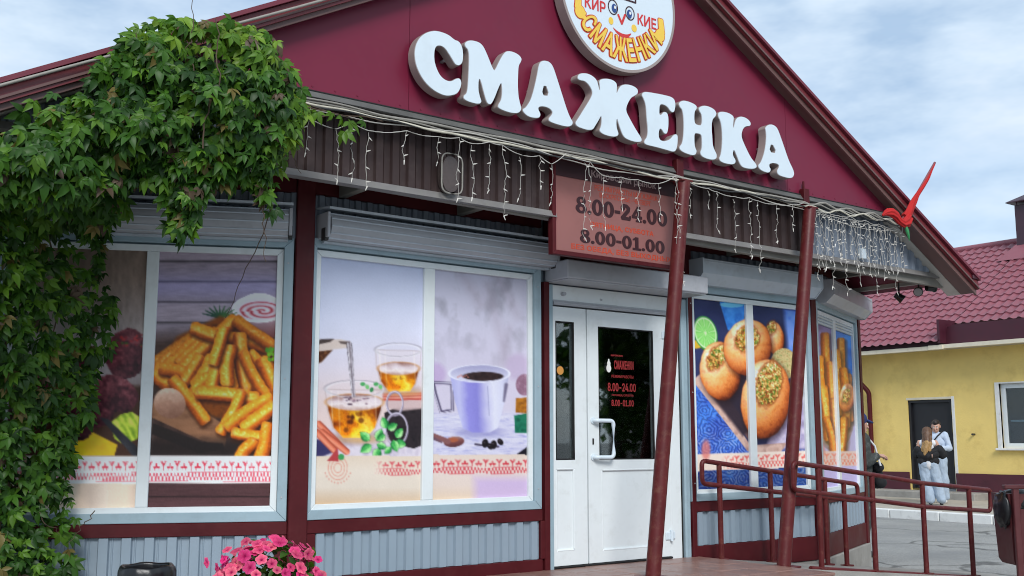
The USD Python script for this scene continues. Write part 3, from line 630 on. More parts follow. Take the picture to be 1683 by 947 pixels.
    s.band(lambda x: y0 + 3 + 0 * x, 30, col=(200, 66, 78))
    return s

def bun(s, cx, cy, rx, ry, rot, fill, seed):
    sd, a, b = s.ell(cx, cy, rx, ry, rot)
    n0 = s.n(0.07, seed, 3); sd = sd + 3.0 * (n0 - 0.5)
    r = np.sqrt(a * a + b * b); h = np.sqrt(np.clip(1 - r * r, 0, 1))
    l = 0.30 + 0.52 * h - 0.26 * a - 0.34 * b
    nn, n3 = s.n(0.16, seed + 3, 4), s.n(0.6, seed + 4, 3)
    c = s.shade([(70, 28, 14), (140, 66, 30), (196, 110, 54), (230, 158, 92), (246, 198, 140), (255, 232, 200)], l + 0.34 * (nn - 0.5) + 0.14 * (n3 - 0.5))
    red = np.clip(1.4 * (nn - 0.52), 0, 0.5)[:, None] + np.clip((r - 0.7) * 0.7, 0, 0.3)[:, None]
    c = c * (1 - red) + np.array((168, 74, 40.0)) * red * (0.5 + l)[:, None]
    gl = np.clip(1 - np.hypot(a + 0.45, b + 0.55) * 2.6, 0, 1) * (0.4 + n3); c = c + 90 * gl[:, None]
    s.put(s.ell(cx + 2.5, cy + 5, rx, ry, rot)[0] - 1, (30, 16, 20), 0.6, 10); s.put(sd, c, soft=1.6)
    fx, fy, frx, fry, frot = fill
    frx, fry = frx * 0.86, fry * 0.86
    sd2, a2, b2 = s.ell(fx, fy, frx, fry, frot); n1, n2, n4 = s.n(0.34, seed + 1, 3), s.n(0.36, seed + 2, 3), s.n(0.7, seed + 7, 2)
    sd2 = sd2 + 5.0 * (s.n(0.2, seed + 9, 2) - 0.5)
    s.put(sd2 - 2.2, (132, 62, 26), 0.75, 4.0)
    f = s.shade([(92, 52, 26), (160, 106, 48), (206, 160, 84), (232, 204, 136), (250, 236, 196)], 0.5 + 1.5 * (n1 - 0.5) - 0.15 * b2)
    gm = np.clip((n2 - 0.58) * 8, 0, 0.85)[:, None]; f = f * (1 - gm) + s.shade([(34, 62, 20), (92, 130, 46), (150, 176, 84)], n4) * gm
    rm = np.clip((0.34 - n2) * 8, 0, 0.7)[:, None]; f = f * (1 - rm) + np.array((176, 74, 44.0)) * rm
    f = f * (0.8 + 0.4 * n4)[:, None] + 60 * np.clip((n4 - 0.72) * 6, 0, 1)[:, None]
    s.put(sd2, f, soft=1.8)

def cloth(s, y0, x1=None):
    wx, wy = s.X + 16 * (s.n(0.035, 27, 2) - 0.5), s.Y + 16 * (s.n(0.035, 28, 2) - 0.5)
    gx, gy = np.floor(wx / 31), np.floor((wy + 9 * np.mod(np.floor(wx / 31), 2)) / 27)
    cx, cy = wx - 31 * gx - 15.5, wy + 9 * np.mod(gx, 2) - 27 * gy - 13.5
    rr, an = np.hypot(cx, cy * 1.1), np.arctan2(cy, cx)
    pat = 0.5 + 0.5 * np.sin(rr * 1.15 + 0.9 * np.sin(an * 7) * (rr > 5) + 1.3 * np.mod(gx * 3 + gy * 5, 4))
    nn, n2 = s.n(0.05, 17, 3), s.n(0.35, 18, 3)
    c = s.shade([(26, 34, 84), (52, 84, 178), (70, 126, 216), (120, 160, 226)], 0.15 + 0.7 * nn + 0.25 * (n2 - 0.5))
    w = np.clip((pat - 0.62) * 3.4, 0, 1) * np.clip(n2 * 1.9 - 0.35, 0, 1) * (0.35 + 0.65 * np.clip((s.Y - 690) / 40, 0, 1))
    c = c * (1 - 0.75 * w[:, None]) + np.array((206, 196, 206.0)) * 0.75 * w[:, None]
    d = np.clip((0.25 - pat) * 4, 0, 1)[:, None] * 0.5; c = c * (1 - d) + np.array((40, 22, 40.0)) * d
    return c

def art_buns(right):
    s = Art([[1236.6, 502.4], [1316.9, 511.4], [1328.1, 797.9], [1246.3, 801.1]] if right else [[1139.0, 491.4], [1224.9, 501.1], [1234.4, 801.5], [1146.7, 805.0]], 90, 230)
    g = lambda X, Y: (1120 + X / 1.868, 440 + Y / 1.868); G = lambda pts: [g(*p) for p in pts]
    s.C = s.shade([(30, 36, 70), (40, 46, 84), (60, 66, 104)], s.n(0.02, 3))
    s.put(s.poly(G([(318, 130), (400, 135), (400, 300), (330, 260)])), s.shade([(60, 90, 190), (110, 150, 230), (150, 160, 210)], s.n(0.06, 18)), soft=8)
    s.put(s.poly(G([(0, 350), (60, 340), (210, 560), (400, 560), (400, 720), (0, 720)])), cloth(s, 0), soft=4)
    s.put(s.poly(G([(320, 420), (420, 380), (420, 560), (260, 560)])), s.shade([(226, 216, 222), (170, 160, 190), (120, 110, 130)], s.n(0.09, 21)), soft=5)
    s.put(s.poly(G([(118, 105), (198, 112), (194, 170), (170, 200), (144, 195)])), s.shade([(120, 190, 240), (70, 140, 216), (50, 110, 190), (140, 200, 240)], s.n(0.08, 5)))
    s.put(s.ell(*g(158, 116), 20, 5)[0], (130, 206, 236), 0.8)
    s.put(s.ell(*g(85, 235), 30 / 1.868, 26 / 1.868)[0], (70, 92, 40)); s.put(s.ell(*g(50, 240), 9, 7)[0], (206, 170, 60))
    cx, cy = g(77, 205); sd, a, b = s.ell(cx, cy, 18.5, 29, -0.25); s.put(sd, (70, 150, 74)); s.put(sd + 1.6, (214, 238, 196))
    an = np.arctan2(b, a); rr = np.hypot(a, b)
    s.put(sd + 3.2, s.shade([(206, 234, 180), (120, 200, 100), (150, 214, 124)], np.abs(np.sin(an * 4.5)) * 1.2 * (rr > 0.1)))
    s.put(s.poly(G([(38, 352), (62, 330), (110, 400), (215, 548), (330, 540), (300, 580), (205, 566)])), s.shade([(176, 140, 128), (206, 176, 164), (150, 112, 104)], s.n(0.1, 6)))
    s.put(s.poly(G([(62, 345), (120, 370), (230, 520), (215, 540)])), (120, 84, 78), 0.85, 3)
    s.put(s.poly(G([(95, 400), (200, 330), (215, 500), (190, 520)])), (48, 38, 48), 0.9, 5)
    bun(s, *g(292, 222), 27 / 1.868, 52 / 1.868, -0.1, (*g(280, 190), 9, 12, 0.1), 61)
    s.put(s.ell(*g(318, 300), 22, 26)[0], s.shade([(110, 120, 60), (206, 190, 140), (150, 110, 60)], s.n(0.3, 63)))
    bun(s, *g(122, 322), 62 / 1.868, 90 / 1.868, -0.1, (*g(112, 280), 15, 24, 0.5), 64)
    bun(s, *g(206, 248), 74 / 1.868, 88 / 1.868, 0.15, (*g(205, 222), 22, 26, 0.5), 65)
    bun(s, *g(262, 408), 76 / 1.868, 122 / 1.868, 0.12, (*g(272, 362), 23, 42, 0.2), 66)
    yl = lambda x: 748 - 0.035 * (x - 1145)
    s.put(yl(s.X) - s.Y, (226, 208, 196))
    s.put(s.ell(1162, 741, 7, 16)[0], (206, 120, 112), 0.8, 4)
    s.C = np.where((s.Y > yl(s.X) + 27)[:, None], cloth(s, 0) * 0.72, s.C)
    s.band(yl, 27, col=(208, 96, 92), period=17.0, x_from=1185)
    return s

def art_pastry(right):
    s = Art([[1372.1, 543.1], [1400.2, 553.2], [1411.2, 793.9], [1383.1, 798.1]] if right else [[1340.4, 531.7], [1368.3, 541.7], [1379.3, 798.7], [1351.4, 802.9]], 60, 220)
    s.C = s.shade([(40, 110, 206), (70, 150, 230), (40, 90, 180)] if right else [(176, 160, 206), (150, 134, 180), (90, 70, 90)], 0.3 + 0.9 * (s.n(0.05, 4) - 0.2))
    s.put(640 - s.Y, s.shade([(200, 190, 216), (176, 166, 200)], s.n(0.04, 6)), soft=40)
    sd, a, b = s.ell(1374, 690, 32, 52, 0.05); s.put(sd, s.shade([(206, 190, 190), (150, 130, 140)], 0.5 + 0.5 * b)); s.put(sd + 3, (190, 170, 160))
    for k, (x0, y0, x1, y1, r) in enumerate(((1358, 552, 1364, 640, 7), (1384, 560, 1386, 640, 6), (1376, 580, 1380, 680, 7), (1350, 590, 1356, 660, 6), (1366, 600, 1368, 690, 7), (1354, 640, 1364, 720, 8), (1395, 620, 1398, 690, 7), (1388, 610, 1392, 700, 7), (1372, 660, 1378, 735, 7), (1390, 690, 1386, 740, 6), (1360, 690, 1372, 742, 6))):
        s.fry(x0, y0, x1, y1, r, 70 + k)
    bun(s, 1394, 655, 13, 24, 0.1, (1394, 652, 7, 14, 0.2), 91)
    s.put(742 - s.Y, (226, 196, 186)); s.put(766 - s.Y, (196, 184, 224)); s.put(s.ell(1352, 742, 6, 12)[0], (206, 120, 112), 0.7, 4)
    s.band(lambda x: 742 + 0 * x, 24, col=(226, 130, 110), period=12.0)
    return s

def window(pid, x0, x1, mull, arts, z0=0.515, z1=2.285, mat='white_plastic', ztop=None, ink=1.0):
    """White frame with a centre mullion, a blue-grey outer casing and a printed film behind each pane."""
    go, w = PANEL[pid]
    fw = 0.045
    fr = cat([rect_frame(x0, x1, z0, z1, fw, -0.012, 0.05), bx(mull[0], mull[1], -0.0117, 0.05, z0 + fw, z1 - fw, 0.004)])
    wp = part(shop, 'window', go(fr), mat)
    part(wp, 'outer_casing', go(rect_frame(x0 - 0.066, x1 + 0.066, z0 - 0.056, z1 + 0.075, 0.0655, -0.038, 0.05)), 'blue_grey_trim')
    for k, (s, (a, b)) in enumerate(zip(arts, ((x0 + fw, mull[0]), (mull[1], x1 - fw)))):
        m, c = s.mesh(a - 0.004, b + 0.004, z0 + fw - 0.004, (ztop or z1 - fw) + 0.004, 0.014, ink)
        part(wp, 'printed_pane', go(m), 'window_print', col=c)
    for k in range(6):           # small screws on the casing
        xx = x0 - 0.03 if k % 2 else x1 + 0.03; zz = z0 + 0.1 + (k // 2) * (z1 - z0 - 0.2) / 2
        part(wp, 'screw', go(cyl((xx, -0.042, zz), (xx, -0.037, zz), 0.006, 8)), 'shutter_metal')
    return wp

def shutter_barrel(pid, x0, x1, z0=2.345, z1=2.575, dep=0.2):
    go, _ = PANEL[pid]
    t = np.linspace(0.5 * np.pi, 1.5 * np.pi, 12); cz, r = (z0 + z1 - 0.03) / 2, (z1 - 0.03 - z0) / 2
    prof = [(-0.03, z1 - 0.03)] + [(-dep + r + 0.9 * r * math.cos(a), cz + r * math.sin(a)) for a in t] + [(-0.03, z0)]
    p = part(shop, 'shutter_box', go(prism_x(prof, x0 + 0.03, x1 - 0.03)), 'shutter_metal', smooth=35)
    part(p, 'top_flap', go(prism_x([(-0.005, z1 + 0.018), (-dep - 0.01, z1 - 0.004), (-dep - 0.01, z1 - 0.022), (-dep + 0.002, z1 - 0.012), (-0.005, z1 + 0.006)], x0, x1)), 'shutter_light')
    for a in (0.66, 0.84, 1.02, 1.2, 1.36):
        ry_, rz_ = -dep + r + 0.9 * r * math.cos(a * math.pi), cz + r * math.sin(a * math.pi)
        part(p, 'rib', go(cyl((x0 + 0.031, ry_, rz_), (x1 - 0.031, ry_, rz_), 0.0055, 8)), 'shutter_light', smooth=40)
    part(p, 'bottom_lip', go(prism_x([(-0.02, z0 - 0.002), (-0.075, z0 - 0.002), (-0.075, z0 - 0.016), (-0.02, z0 - 0.016)], x0 + 0.03, x1 - 0.03)), 'shutter_light')
    for xx in (x0, x1 - 0.026):
        part(p, 'end_bracket', go(bx(xx, xx + 0.022, -dep + 0.015, -0.005, z0 + 0.01, z1 - 0.035, 0.004)), 'shutter_metal')
        part(p, 'bracket_plate', go(bx(xx - 0.003, xx + 0.026, -dep + 0.05, -dep + 0.11, z0 - 0.01, z0 + 0.08, 0.004)), 'cable_dark')
    return p
def shutter_box8(pid, x0, x1, z0, z1, dep=0.2, ch=0.09, mat='shutter_light'):
    go, _ = PANEL[pid]
    prof = [(-0.006, z1), (-dep, z1), (-dep, z0 + ch), (-dep + ch, z0), (-0.006, z0)]
    p = part(shop, 'shutter_box', go(prism_x(prof, x0 + 0.012, x1 - 0.012)), mat)
    for xx in (x0, x1 - 0.0115):
        pr = [(-0.004, z1 + 0.006), (-dep - 0.006, z1 + 0.006), (-dep - 0.006, z0 + ch - 0.002), (-dep + ch, z0 - 0.006), (-0.004, z0 - 0.006)]
        part(p, 'end_cap', go(prism_x(pr, xx, xx + 0.0115)), mat)
    part(p, 'seam_rib', go(bx(x0 + 0.012, x1 - 0.012, -dep - 0.004, -dep + 0.002, z1 - 0.026, z1 - 0.018, 0.001)), mat)
    return p

WALLTOP = 2.80
for pid, (go, w) in PANEL.items():
    part(shop, 'wall_panel', go(bx(0.0, w, 0.03, 0.14, GZ - 0.02, WALLTOP, 0.002)), 'blue_grey_trim')
    lo = -0.03 if pid in (1, 2) else -0.09
    part(shop, 'sill_beam', go(bx(0.06 if pid != 3 else 0.0, w - 0.06, -0.034, 0.03, 0.372, 0.458, 0.004)), 'maroon_paint')
    part(shop, 'base_beam', go(bx(0.06 if pid != 3 else 0.0, w - 0.06, -0.034, 0.03, lo - (0.05 if pid in (3, 4) else 0.0), 0.08, 0.004)), 'maroon_paint')
    part(shop, 'top_beam', go(bx(0.06, w - 0.06, -0.034, 0.03, 2.685, WALLTOP - 0.002, 0.004)), 'maroon_paint')
    a, b = {1: (0.06, w - 0.14), 2: (0.13, w - 0.08), 3: (0.075, w - 0.06), 4: (0.32, w - 0.09)}[pid]
    part(shop, 'corrugated_panel', go(corrugated(a, b, 0.083, 0.37, 0.14, 0.024, 0.0, a)), 'corrugated_sheet')
    if a > 0.1: part(shop, 'corner_board', go(bx(0.06, a - 0.003, -0.033, 0.03, 0.082, 0.37, 0.004)), 'maroon_paint')
    if pid == 2: part(shop, 'corner_board', go(bx(b + 0.003, w - 0.005, -0.033, 0.03, 0.082, 0.37, 0.004)), 'maroon_paint')
    if pid == 1: part(shop, 'corner_board', go(bx(b + 0.003, w - 0.06, -0.033, 0.03, 0.082, 0.37, 0.004)), 'maroon_paint')
    part(shop, 'corrugated_panel', go(corrugated(0.06, w - 0.06, 2.362, 2.683, 0.095, 0.02, 0.0)), 'corrugated_upper')
    part(shop, 'plinth', go(bx(-0.01, w + 0.01, -0.06 if pid in (1, 4) else -0.02, 0.03, GZ - 0.02, lo - (0.053 if pid in (3, 4) else 0.003), 0.006)), 'concrete')
    if pid == 4:
        part(shop, 'corner_board', go(bx(0.12, 0.317, -0.0335, 0.03, 0.082, 0.37, 0.004)), 'maroon_paint')
for (hx, hy), an, wd in ((HL, -A1 / 2, 0.064), (HR, A4 / 2, 0.05), (P1O, -A1, 0.06), (P4E, A4, 0.05)):
    go = frame_of((hx, hy), an)
    part(shop, 'corner_post', go(bx(-wd, wd, -0.045, 0.05, GZ if (hx < 4 or hx > 10) else -0.14, WALLTOP - 0.003, 0.006)), 'maroon_paint')
part(shop, 'corner_post', bx(5.242, 5.292, D - 0.041, D + 0.03, -0.03, 2.25, 0.004), 'maroon_paint')
part(shop, 'corner_post', bx(6.872, 6.925, D - 0.041, D + 0.03, -0.09, 2.36, 0.004), 'maroon_paint')
part(shop, 'corner_post', bx(6.855, 6.93, D - 0.036, D + 0.03, 2.362, WALLTOP - 0.004, 0.004), 'maroon_paint')

window(1, 0.13, 1.868, (0.975, 1.053), (art_meat(), art_fries()), ink=1.5)
window(2, 0.085, 1.985, (0.972, 1.066), (art_tea(), art_coffee()), 0.517, 2.30, ink=0.92)
window(3, 0.065, 1.665, (0.81, 0.905), (art_buns(False), art_buns(True)), 0.517, 2.30, ink=1.12)
window(4, 0.155, 1.825, (0.885, 0.985), (art_pastry(False), art_pastry(True)), 0.475, 2.30, ztop=2.155)
go4 = PANEL[4][0]
for k in range(4):
    part(shop, 'shutter_slat', go4(prism_x([(0.012, 2.163 + k * 0.031), (-0.004, 2.166 + k * 0.031), (-0.008, 2.178 + k * 0.031), (-0.004, 2.19 + k * 0.031), (0.012, 2.193 + k * 0.031)], 0.205, 1.775)), 'shutter_light')
shutter_barrel(1, 0.02, 1.92)
shutter_barrel(2, 0.085, 2.135, 2.355, 2.575)
shutter_box8(3, 0.03, 1.72, 2.37, 2.588, mat='shutter_light')
shutter_box8(4, 0.17, 1.95, 2.36, 2.585, 0.2, 0.08, mat='shutter_metal')

# ---- doorway
part(shop, 'wall_panel', bx(5.292, 6.872, D + 0.03, D + 0.14, 2.2, WALLTOP, 0.002), 'corrugated_upper')
part(shop, 'top_beam', bx(5.28, 6.855, D - 0.034, D + 0.03, 2.42, WALLTOP - 0.003, 0.004), 'maroon_paint')
part(shop, 'door_jamb', bx(5.293, 5.338, D - 0.03, D + 0.12, -0.035, 2.235, 0.005), 'blue_grey_trim')
part(shop, 'door_jamb', bx(6.634, 6.765, D - 0.012, D + 0.12, -0.03, 2.235, 0.005), 'white_plastic')
part(shop, 'door_jamb', bx(6.768, 6.79, D - 0.004, D + 0.12, -0.03, 2.235, 0.003), 'dark_gap')
part(shop, 'door_jamb', bx(6.792, 6.86, D - 0.034, D + 0.12, -0.045, 2.235, 0.012), 'blue_grey_trim')
part(shop, 'door_lintel', bx(5.34, 6.632, D - 0.02, D + 0.12, 2.112, 2.235, 0.004), 'white_plastic')
part(shop, 'door_track', prism_x([(D - 0.035, 2.072), (D + 0.05, 2.072), (D + 0.05, 2.11), (D - 0.028, 2.11), (D - 0.028, 2.098), (D - 0.04, 2.094), (D - 0.04, 2.082), (D - 0.035, 2.08)], 5.34, 6.632), 'shutter_metal')
db = part(shop, 'shutter_box', bx(5.27, 6.86, D - 0.3, D - 0.006, 2.252, 2.40, 0.008), 'shutter_metal', label='flat grey shutter box over the door')
part(db, 'box_bottom', bx(5.285, 6.845, D - 0.285, D - 0.02, 2.243, 2.2515, 0.002), 'shutter_metal')
part(shop, 'threshold', bx(5.338, 6.634, D - 0.03, D + 0.1, -0.003, 0.012, 0.004), 'dark_gap')
part(shop, 'lintel_bolt', cyl((5.44, D - 0.055, 2.165), (5.44, D - 0.02, 2.165), 0.016, 10), 'shutter_metal')
part(shop, 'lintel_bolt', cyl((5.86, D - 0.03, 2.15), (5.86, D - 0.02, 2.15), 0.008, 8), 'shutter_metal')
def leaf_frame(x0, x1, z0, z1, gx0, gx1, gz0, gz1, px0, px1, pz0, pz1):
    poly = sbox(x0, z0, x1, z1) - sbox(gx0, gz0, gx1, gz1) - sbox(px0, pz0, px1, pz1)
    poly = poly.buffer(0)
    return upright(extr(poly, 0.06), D - 0.014)
dl = part(shop, 'door', leaf_frame(5.345, 5.694, 0.015, 2.06, 5.372, 5.566, 0.835, 1.943, 5.375, 5.56, 0.128, 0.765), 'white_plastic', label='narrow fixed door leaf with a strip of dark glass')
part(dl, 'pane', bx(5.372, 5.566, D + 0.006, D + 0.012, 0.835, 1.943, 0.001), 'pane_glass')
part(dl, 'glazing_bead', rect_frame(5.37, 5.568, 0.833, 1.945, 0.012, D - 0.016, D + 0.004, 0.002), 'dark_gap')
part(dl, 'lower_panel', bx(5.375, 5.56, D + 0.0, D + 0.02, 0.128, 0.765, 0.006), 'white_plastic')
part(dl, 'panel_bead', rect_frame(5.37, 5.565, 0.123, 0.77, 0.016, D - 0.0165, D + 0.004, 0.006), 'white_plastic')
part(dl, 'sticker', cyl((5.433, D + 0.001, 1.546), (5.433, D + 0.004, 1.546), 0.035, 16), 'sticker_orange')
dr = part(shop, 'door', leaf_frame(5.708, 6.632, 0.015, 2.06, 5.828, 6.456, 0.832, 1.925, 5.85, 6.474, 0.104, 0.752), 'white_plastic', label='wide glazed door leaf with a white pull handle')
part(dr, 'pane', bx(5.828, 6.456, D + 0.006, D + 0.012, 0.832, 1.925, 0.001), 'pane_glass')
part(dr, 'glazing_bead', rect_frame(5.826, 6.458, 0.830, 1.927, 0.010, D - 0.016, D + 0.004, 0.002), 'dark_gap')
part(dr, 'lower_panel', bx(5.85, 6.474, D + 0.0, D + 0.02, 0.104, 0.752, 0.006), 'white_plastic')
part(dr, 'panel_bead', rect_frame(5.845, 6.479, 0.099, 0.757, 0.018, D - 0.0165, D + 0.004, 0.006), 'white_plastic')
part(dr, 'handle', bent([(5.76, D - 0.014, 1.148), (5.76, D - 0.055, 1.148), (5.93, D - 0.075, 1.148), (5.93, D - 0.075, 0.852), (5.76, D - 0.055, 0.852), (5.76, D - 0.014, 0.852)], 0.0165, 0.035, 12), 'letter_face', smooth=50)
for z in (1.148, 0.852): part(dr, 'handle_rose', cyl((5.76, D - 0.024, z), (5.76, D - 0.013, z), 0.026, 16), 'letter_face')
part(dr, 'lock', bx(5.752, 5.768, D - 0.02, D - 0.013, 0.955, 1.005, 0.003), 'cable_dark')
for z in (1.90, 0.187):
    part(dr, 'hinge', cat([cyl((6.622, D - 0.03, z - 0.045), (6.622, D - 0.03, z + 0.045), 0.014, 12), bx(6.56, 6.622, D - 0.026, D - 0.012, z - 0.035, z + 0.03, 0.004), bx(6.622, 6.67, D - 0.026, D - 0.011, z - 0.03, z + 0.03, 0.004)]), 'letter_face')
for tx, a, b, c, d, bo in (('8.00-24.00', 5.945, 6.262, 1.395, 1.465, True), ('8.00-01.00', 5.985, 6.235, 1.272, 1.325, True), ('КИРОВСКИЕ', 5.985, 6.12, 1.688, 1.702, True), ('РЕЖИМ РАБОТЫ', 5.99, 6.235, 1.508, 1.532, False), ('СМАЖЕНКИ', 6.02, 6.24, 1.58, 1.655, True), ('ПЯТНИЦА, СУББОТА', 5.99, 6.235, 1.352, 1.372, False)):
    part(dr, 'opening_hours', text(tx, a, b, c, d, D + 0.0035, 0.002, bo), 'door_text', kind='stuff')
part(dr, 'sticker', upright(extr(unary_union([ell(5.957, 1.585, 0.026, 0.034), ell(5.958, 1.625, 0.018, 0.022), ell(5.958, 1.65, 0.008, 0.014)]), 0.002), D + 0.002), 'sticker_white')
part(shop, 'door_reveal', cat([bx(5.296, 5.34, D + 0.121, D + 2.2, -0.03, 2.5), bx(6.70, 6.74, D + 0.121, D + 2.2, -0.03, 2.5), bx(5.29, 6.75, D + 2.2, D + 2.25, -0.03, 2.5),
                               bx(5.29, 6.75, D + 0.141, D + 2.26, 2.24, 2.28), bx(5.29, 6.75, D + 0.121, D + 2.26, -0.06, -0.031)]), 'room_dark')
xs = np.linspace(5.45, 5.56, 12)
part(shop, 'curtain', cat([cyl((x, D + 0.3 + 0.012 * math.sin(i * 2.1), 0.95 if i > 5 else 1.2), (x, D + 0.3 + 0.012 * math.sin(i * 2.1), 2.05), 0.009, 6) for i, x in enumerate(xs)]), 'curtain', smooth=True)  # pale strip added to imitate a bluish reflection in the side glass

# ---- roof, gable and eaves
SF, GY, RY = 5.92, 6.08, 5.78          # sign board front, profiled gable sheet, roof edge
PX, PZ = 5.53, 5.20                    # ridge
SL, SR = 0.535, 0.553
def roof_z(x): return PZ - SL * (PX - x) if x < PX else PZ - SR * (x - PX)
XL, XR = 0.35, 10.24
ZB = 2.665
def roof_slab(x0, x1, y0, y1, top, th):
    """A sloping slab whose upper face lies TOP above the roof line."""
    v = [(x, y_, roof_z(x if x != PX else (PX - 1e-6 if x0 < PX - 1e-3 else PX + 1e-6)) + top - d) for x in (x0, x1) for y_ in (y0, y1) for d in (0, th)]
    return trimesh.convex.convex_hull(np.array(v))
for side, (a, b) in enumerate(((XL, PX), (PX, XR))):
    part(shop, 'roof', roof_slab(a, b, RY - 0.03, 17.0, 0.035, 0.03), 'roof_sheet', label=('left', 'right')[side] + ' slope of the burgundy sheet roof')
    part(shop, 'rake_board', roof_slab(a + 0.0, b - 0.0, RY, RY + 0.022, 0.0, 0.085 if side else 0.10), 'rake_maroon')
    part(shop, 'rake_board', roof_slab(a + 0.0, b - 0.0, RY + 0.026, RY + 0.048, -0.06, 0.075), 'rake_brown')
    part(shop, 'rake_trim', roof_slab(a, b, RY - 0.012, RY - 0.002, -0.062, 0.016), 'rake_brown')
    for k in range(2):
        part(shop, 'rake_soffit', roof_slab(a, b, RY + 0.05 + k * 0.15, RY + 0.195 + k * 0.15, -0.098, 0.016), 'rake_brown' if k == 0 else 'soffit_light')
part(shop, 'ridge_cap', trimesh.convex.convex_hull(np.array([(PX - 0.16, y_, PZ - 0.16 * SL + 0.05) for y_ in (RY - 0.05, 17)] + [(PX + 0.16, y_, PZ - 0.16 * SR + 0.05) for y_ in (RY - 0.05, 17)] + [(PX, y_, PZ + 0.07) for y_ in (RY - 0.05, 17)])), 'roof_sheet')
part(shop, 'eave_trim', bx(XR - 0.12, XR + 0.03, RY - 0.02, RY + 0.25, ZB - 0.05, ZB - 0.01, 0.006), 'fascia_dark')
# burgundy sign board in three panels
def under(x): return roof_z(x) - 0.105
ZS = 3.165
xs_board = [1.80, 3.545, 5.50, 7.45, 9.30]
for a, b in zip(xs_board[:-1], xs_board[1:]):
    a2, b2 = a + 0.002, b - 0.002
    mids = [PX] if a2 < PX < b2 else []
    top = [(x, max(under(x), ZS + 0.01)) for x in [a2] + mids + [b2]]
    part(shop, 'sign_board', upright(extr(Polygon([(a2, ZS), (b2, ZS)] + top[::-1]), 0.08), SF), 'burgundy_board')
for a, b, mt in ((1.10, 2.60, 'corrugated_upper'), (2.602, 7.93, 'gable_mid_dark'), (7.932, XR - 0.14, 'corrugated_upper')):  # middle stretch of the gable sheet is toned darker and browner than its ends
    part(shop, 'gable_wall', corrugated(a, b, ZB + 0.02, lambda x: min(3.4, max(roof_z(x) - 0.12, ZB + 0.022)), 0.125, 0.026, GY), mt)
for k in range(44):
    x = 2.2 + k * 0.16
    part(shop, 'board_screw', cyl((x, SF - 0.004, ZS + 0.03), (x, SF + 0.002, ZS + 0.03), 0.006, 8), 'burgundy_board')
part(shop, 'gable_backing', upright(extr(Polygon([(1.0, ZB), (XR - 0.12, ZB), (XR - 0.12, under(XR - 0.12)), (PX, under(PX)), (1.0, under(1.0))]), 0.05), GY + 0.004), 'soffit_board')
part(shop, 'gable_flashing', prism_x([(GY - 0.05, ZB - 0.03), (GY + 0.03, ZB - 0.03), (GY + 0.03, ZB + 0.018), (GY - 0.028, ZB + 0.018)], 1.05, 4.91), 'flashing')
part(shop, 'gable_flashing', prism_x([(GY - 0.05, ZB - 0.03), (GY + 0.03, ZB - 0.03), (GY + 0.03, ZB + 0.018), (GY - 0.028, ZB + 0.018)], 6.2, XR - 0.16), 'flashing')
part(shop, 'sign_flashing', prism_x([(SF - 0.02, ZS - 0.012), (SF - 0.05, ZS - 0.055), (SF - 0.04, ZS - 0.06), (SF + 0.13, ZS - 0.05), (SF + 0.13, ZS - 0.012)], 1.7, 9.28), 'flashing_dark')
part(shop, 'sign_trim', bx(1.75, 9.27, SF - 0.022, SF + 0.05, ZS - 0.011, ZS - 0.001, 0.002), 'dark_gap')
part(shop, 'soffit', bx(1.0, XR - 0.02, GY + 0.05, 9.6, WALLTOP + 0.002, WALLTOP + 0.03, 0.003), 'soffit_board')
for k in range(9):
    part(shop, 'soffit_board', bx(1.4 + k * 1.0, 1.46 + k * 1.0, GY + 0.06, 9.0, ZB + 0.02, WALLTOP, 0.004), 'soffit_board')
part(shop, 'eave_fascia', bx(XR - 0.13, XR - 0.10, GY - 0.02, 16.5, ZB - 0.04, ZB + 0.10, 0.004), 'soffit_light')
part(shop, 'eave_fascia', bx(0.98, 1.01, GY - 0.02, 16.5, ZB - 0.04, ZB + 0.16, 0.004), 'rake_maroon')
part(shop, 'rake_cable', tube([(x, RY - 0.035 + 0.004 * math.sin(7 * x), roof_z(x) - 0.03 + 0.02 * math.sin(1.7 * x)) for x in np.linspace(0.4, PX - 0.8, 30)], 0.009, 6), 'cable_grey', smooth=True)
part(shop, 'side_wall', cat([bx(P1O[0] - 0.02, P1O[0] + 0.1, P1O[1] + 0.02, 16.0, GZ, WALLTOP), bx(P4E[0] - 0.14, P4E[0] + 0.0, P4E[1] + 0.05, 16.0, GZ, WALLTOP), bx(P1O[0], P4E[0], 16.0, 16.12, GZ, 5.0)]), 'blue_grey_trim')
part(shop, 'bay_roof', extr(Polygon([(P4E[0] + 0.03, P4E[1] - 0.03), (P4E[0] + 0.03, 16.0), (8.7, 16.0), (8.7, D + 0.05)]), 0.02).apply_translation((0, 0, WALLTOP + 0.035)), 'roof_sheet')
part(shop, 'gable_stub', cat([bx(6.01, 6.085, SF - 0.06, SF - 0.006, 3.02, 3.225, 0.004)]), 'maroon_paint')
part(shop, 'gable_stub', cat([bx(7.60, 7.675, SF - 0.06, SF - 0.006, 3.02, 3.21, 0.004), cyl((7.63, SF - 0.03, 3.2), (7.63, SF - 0.03, 3.28), 0.01, 8)]), 'maroon_paint')

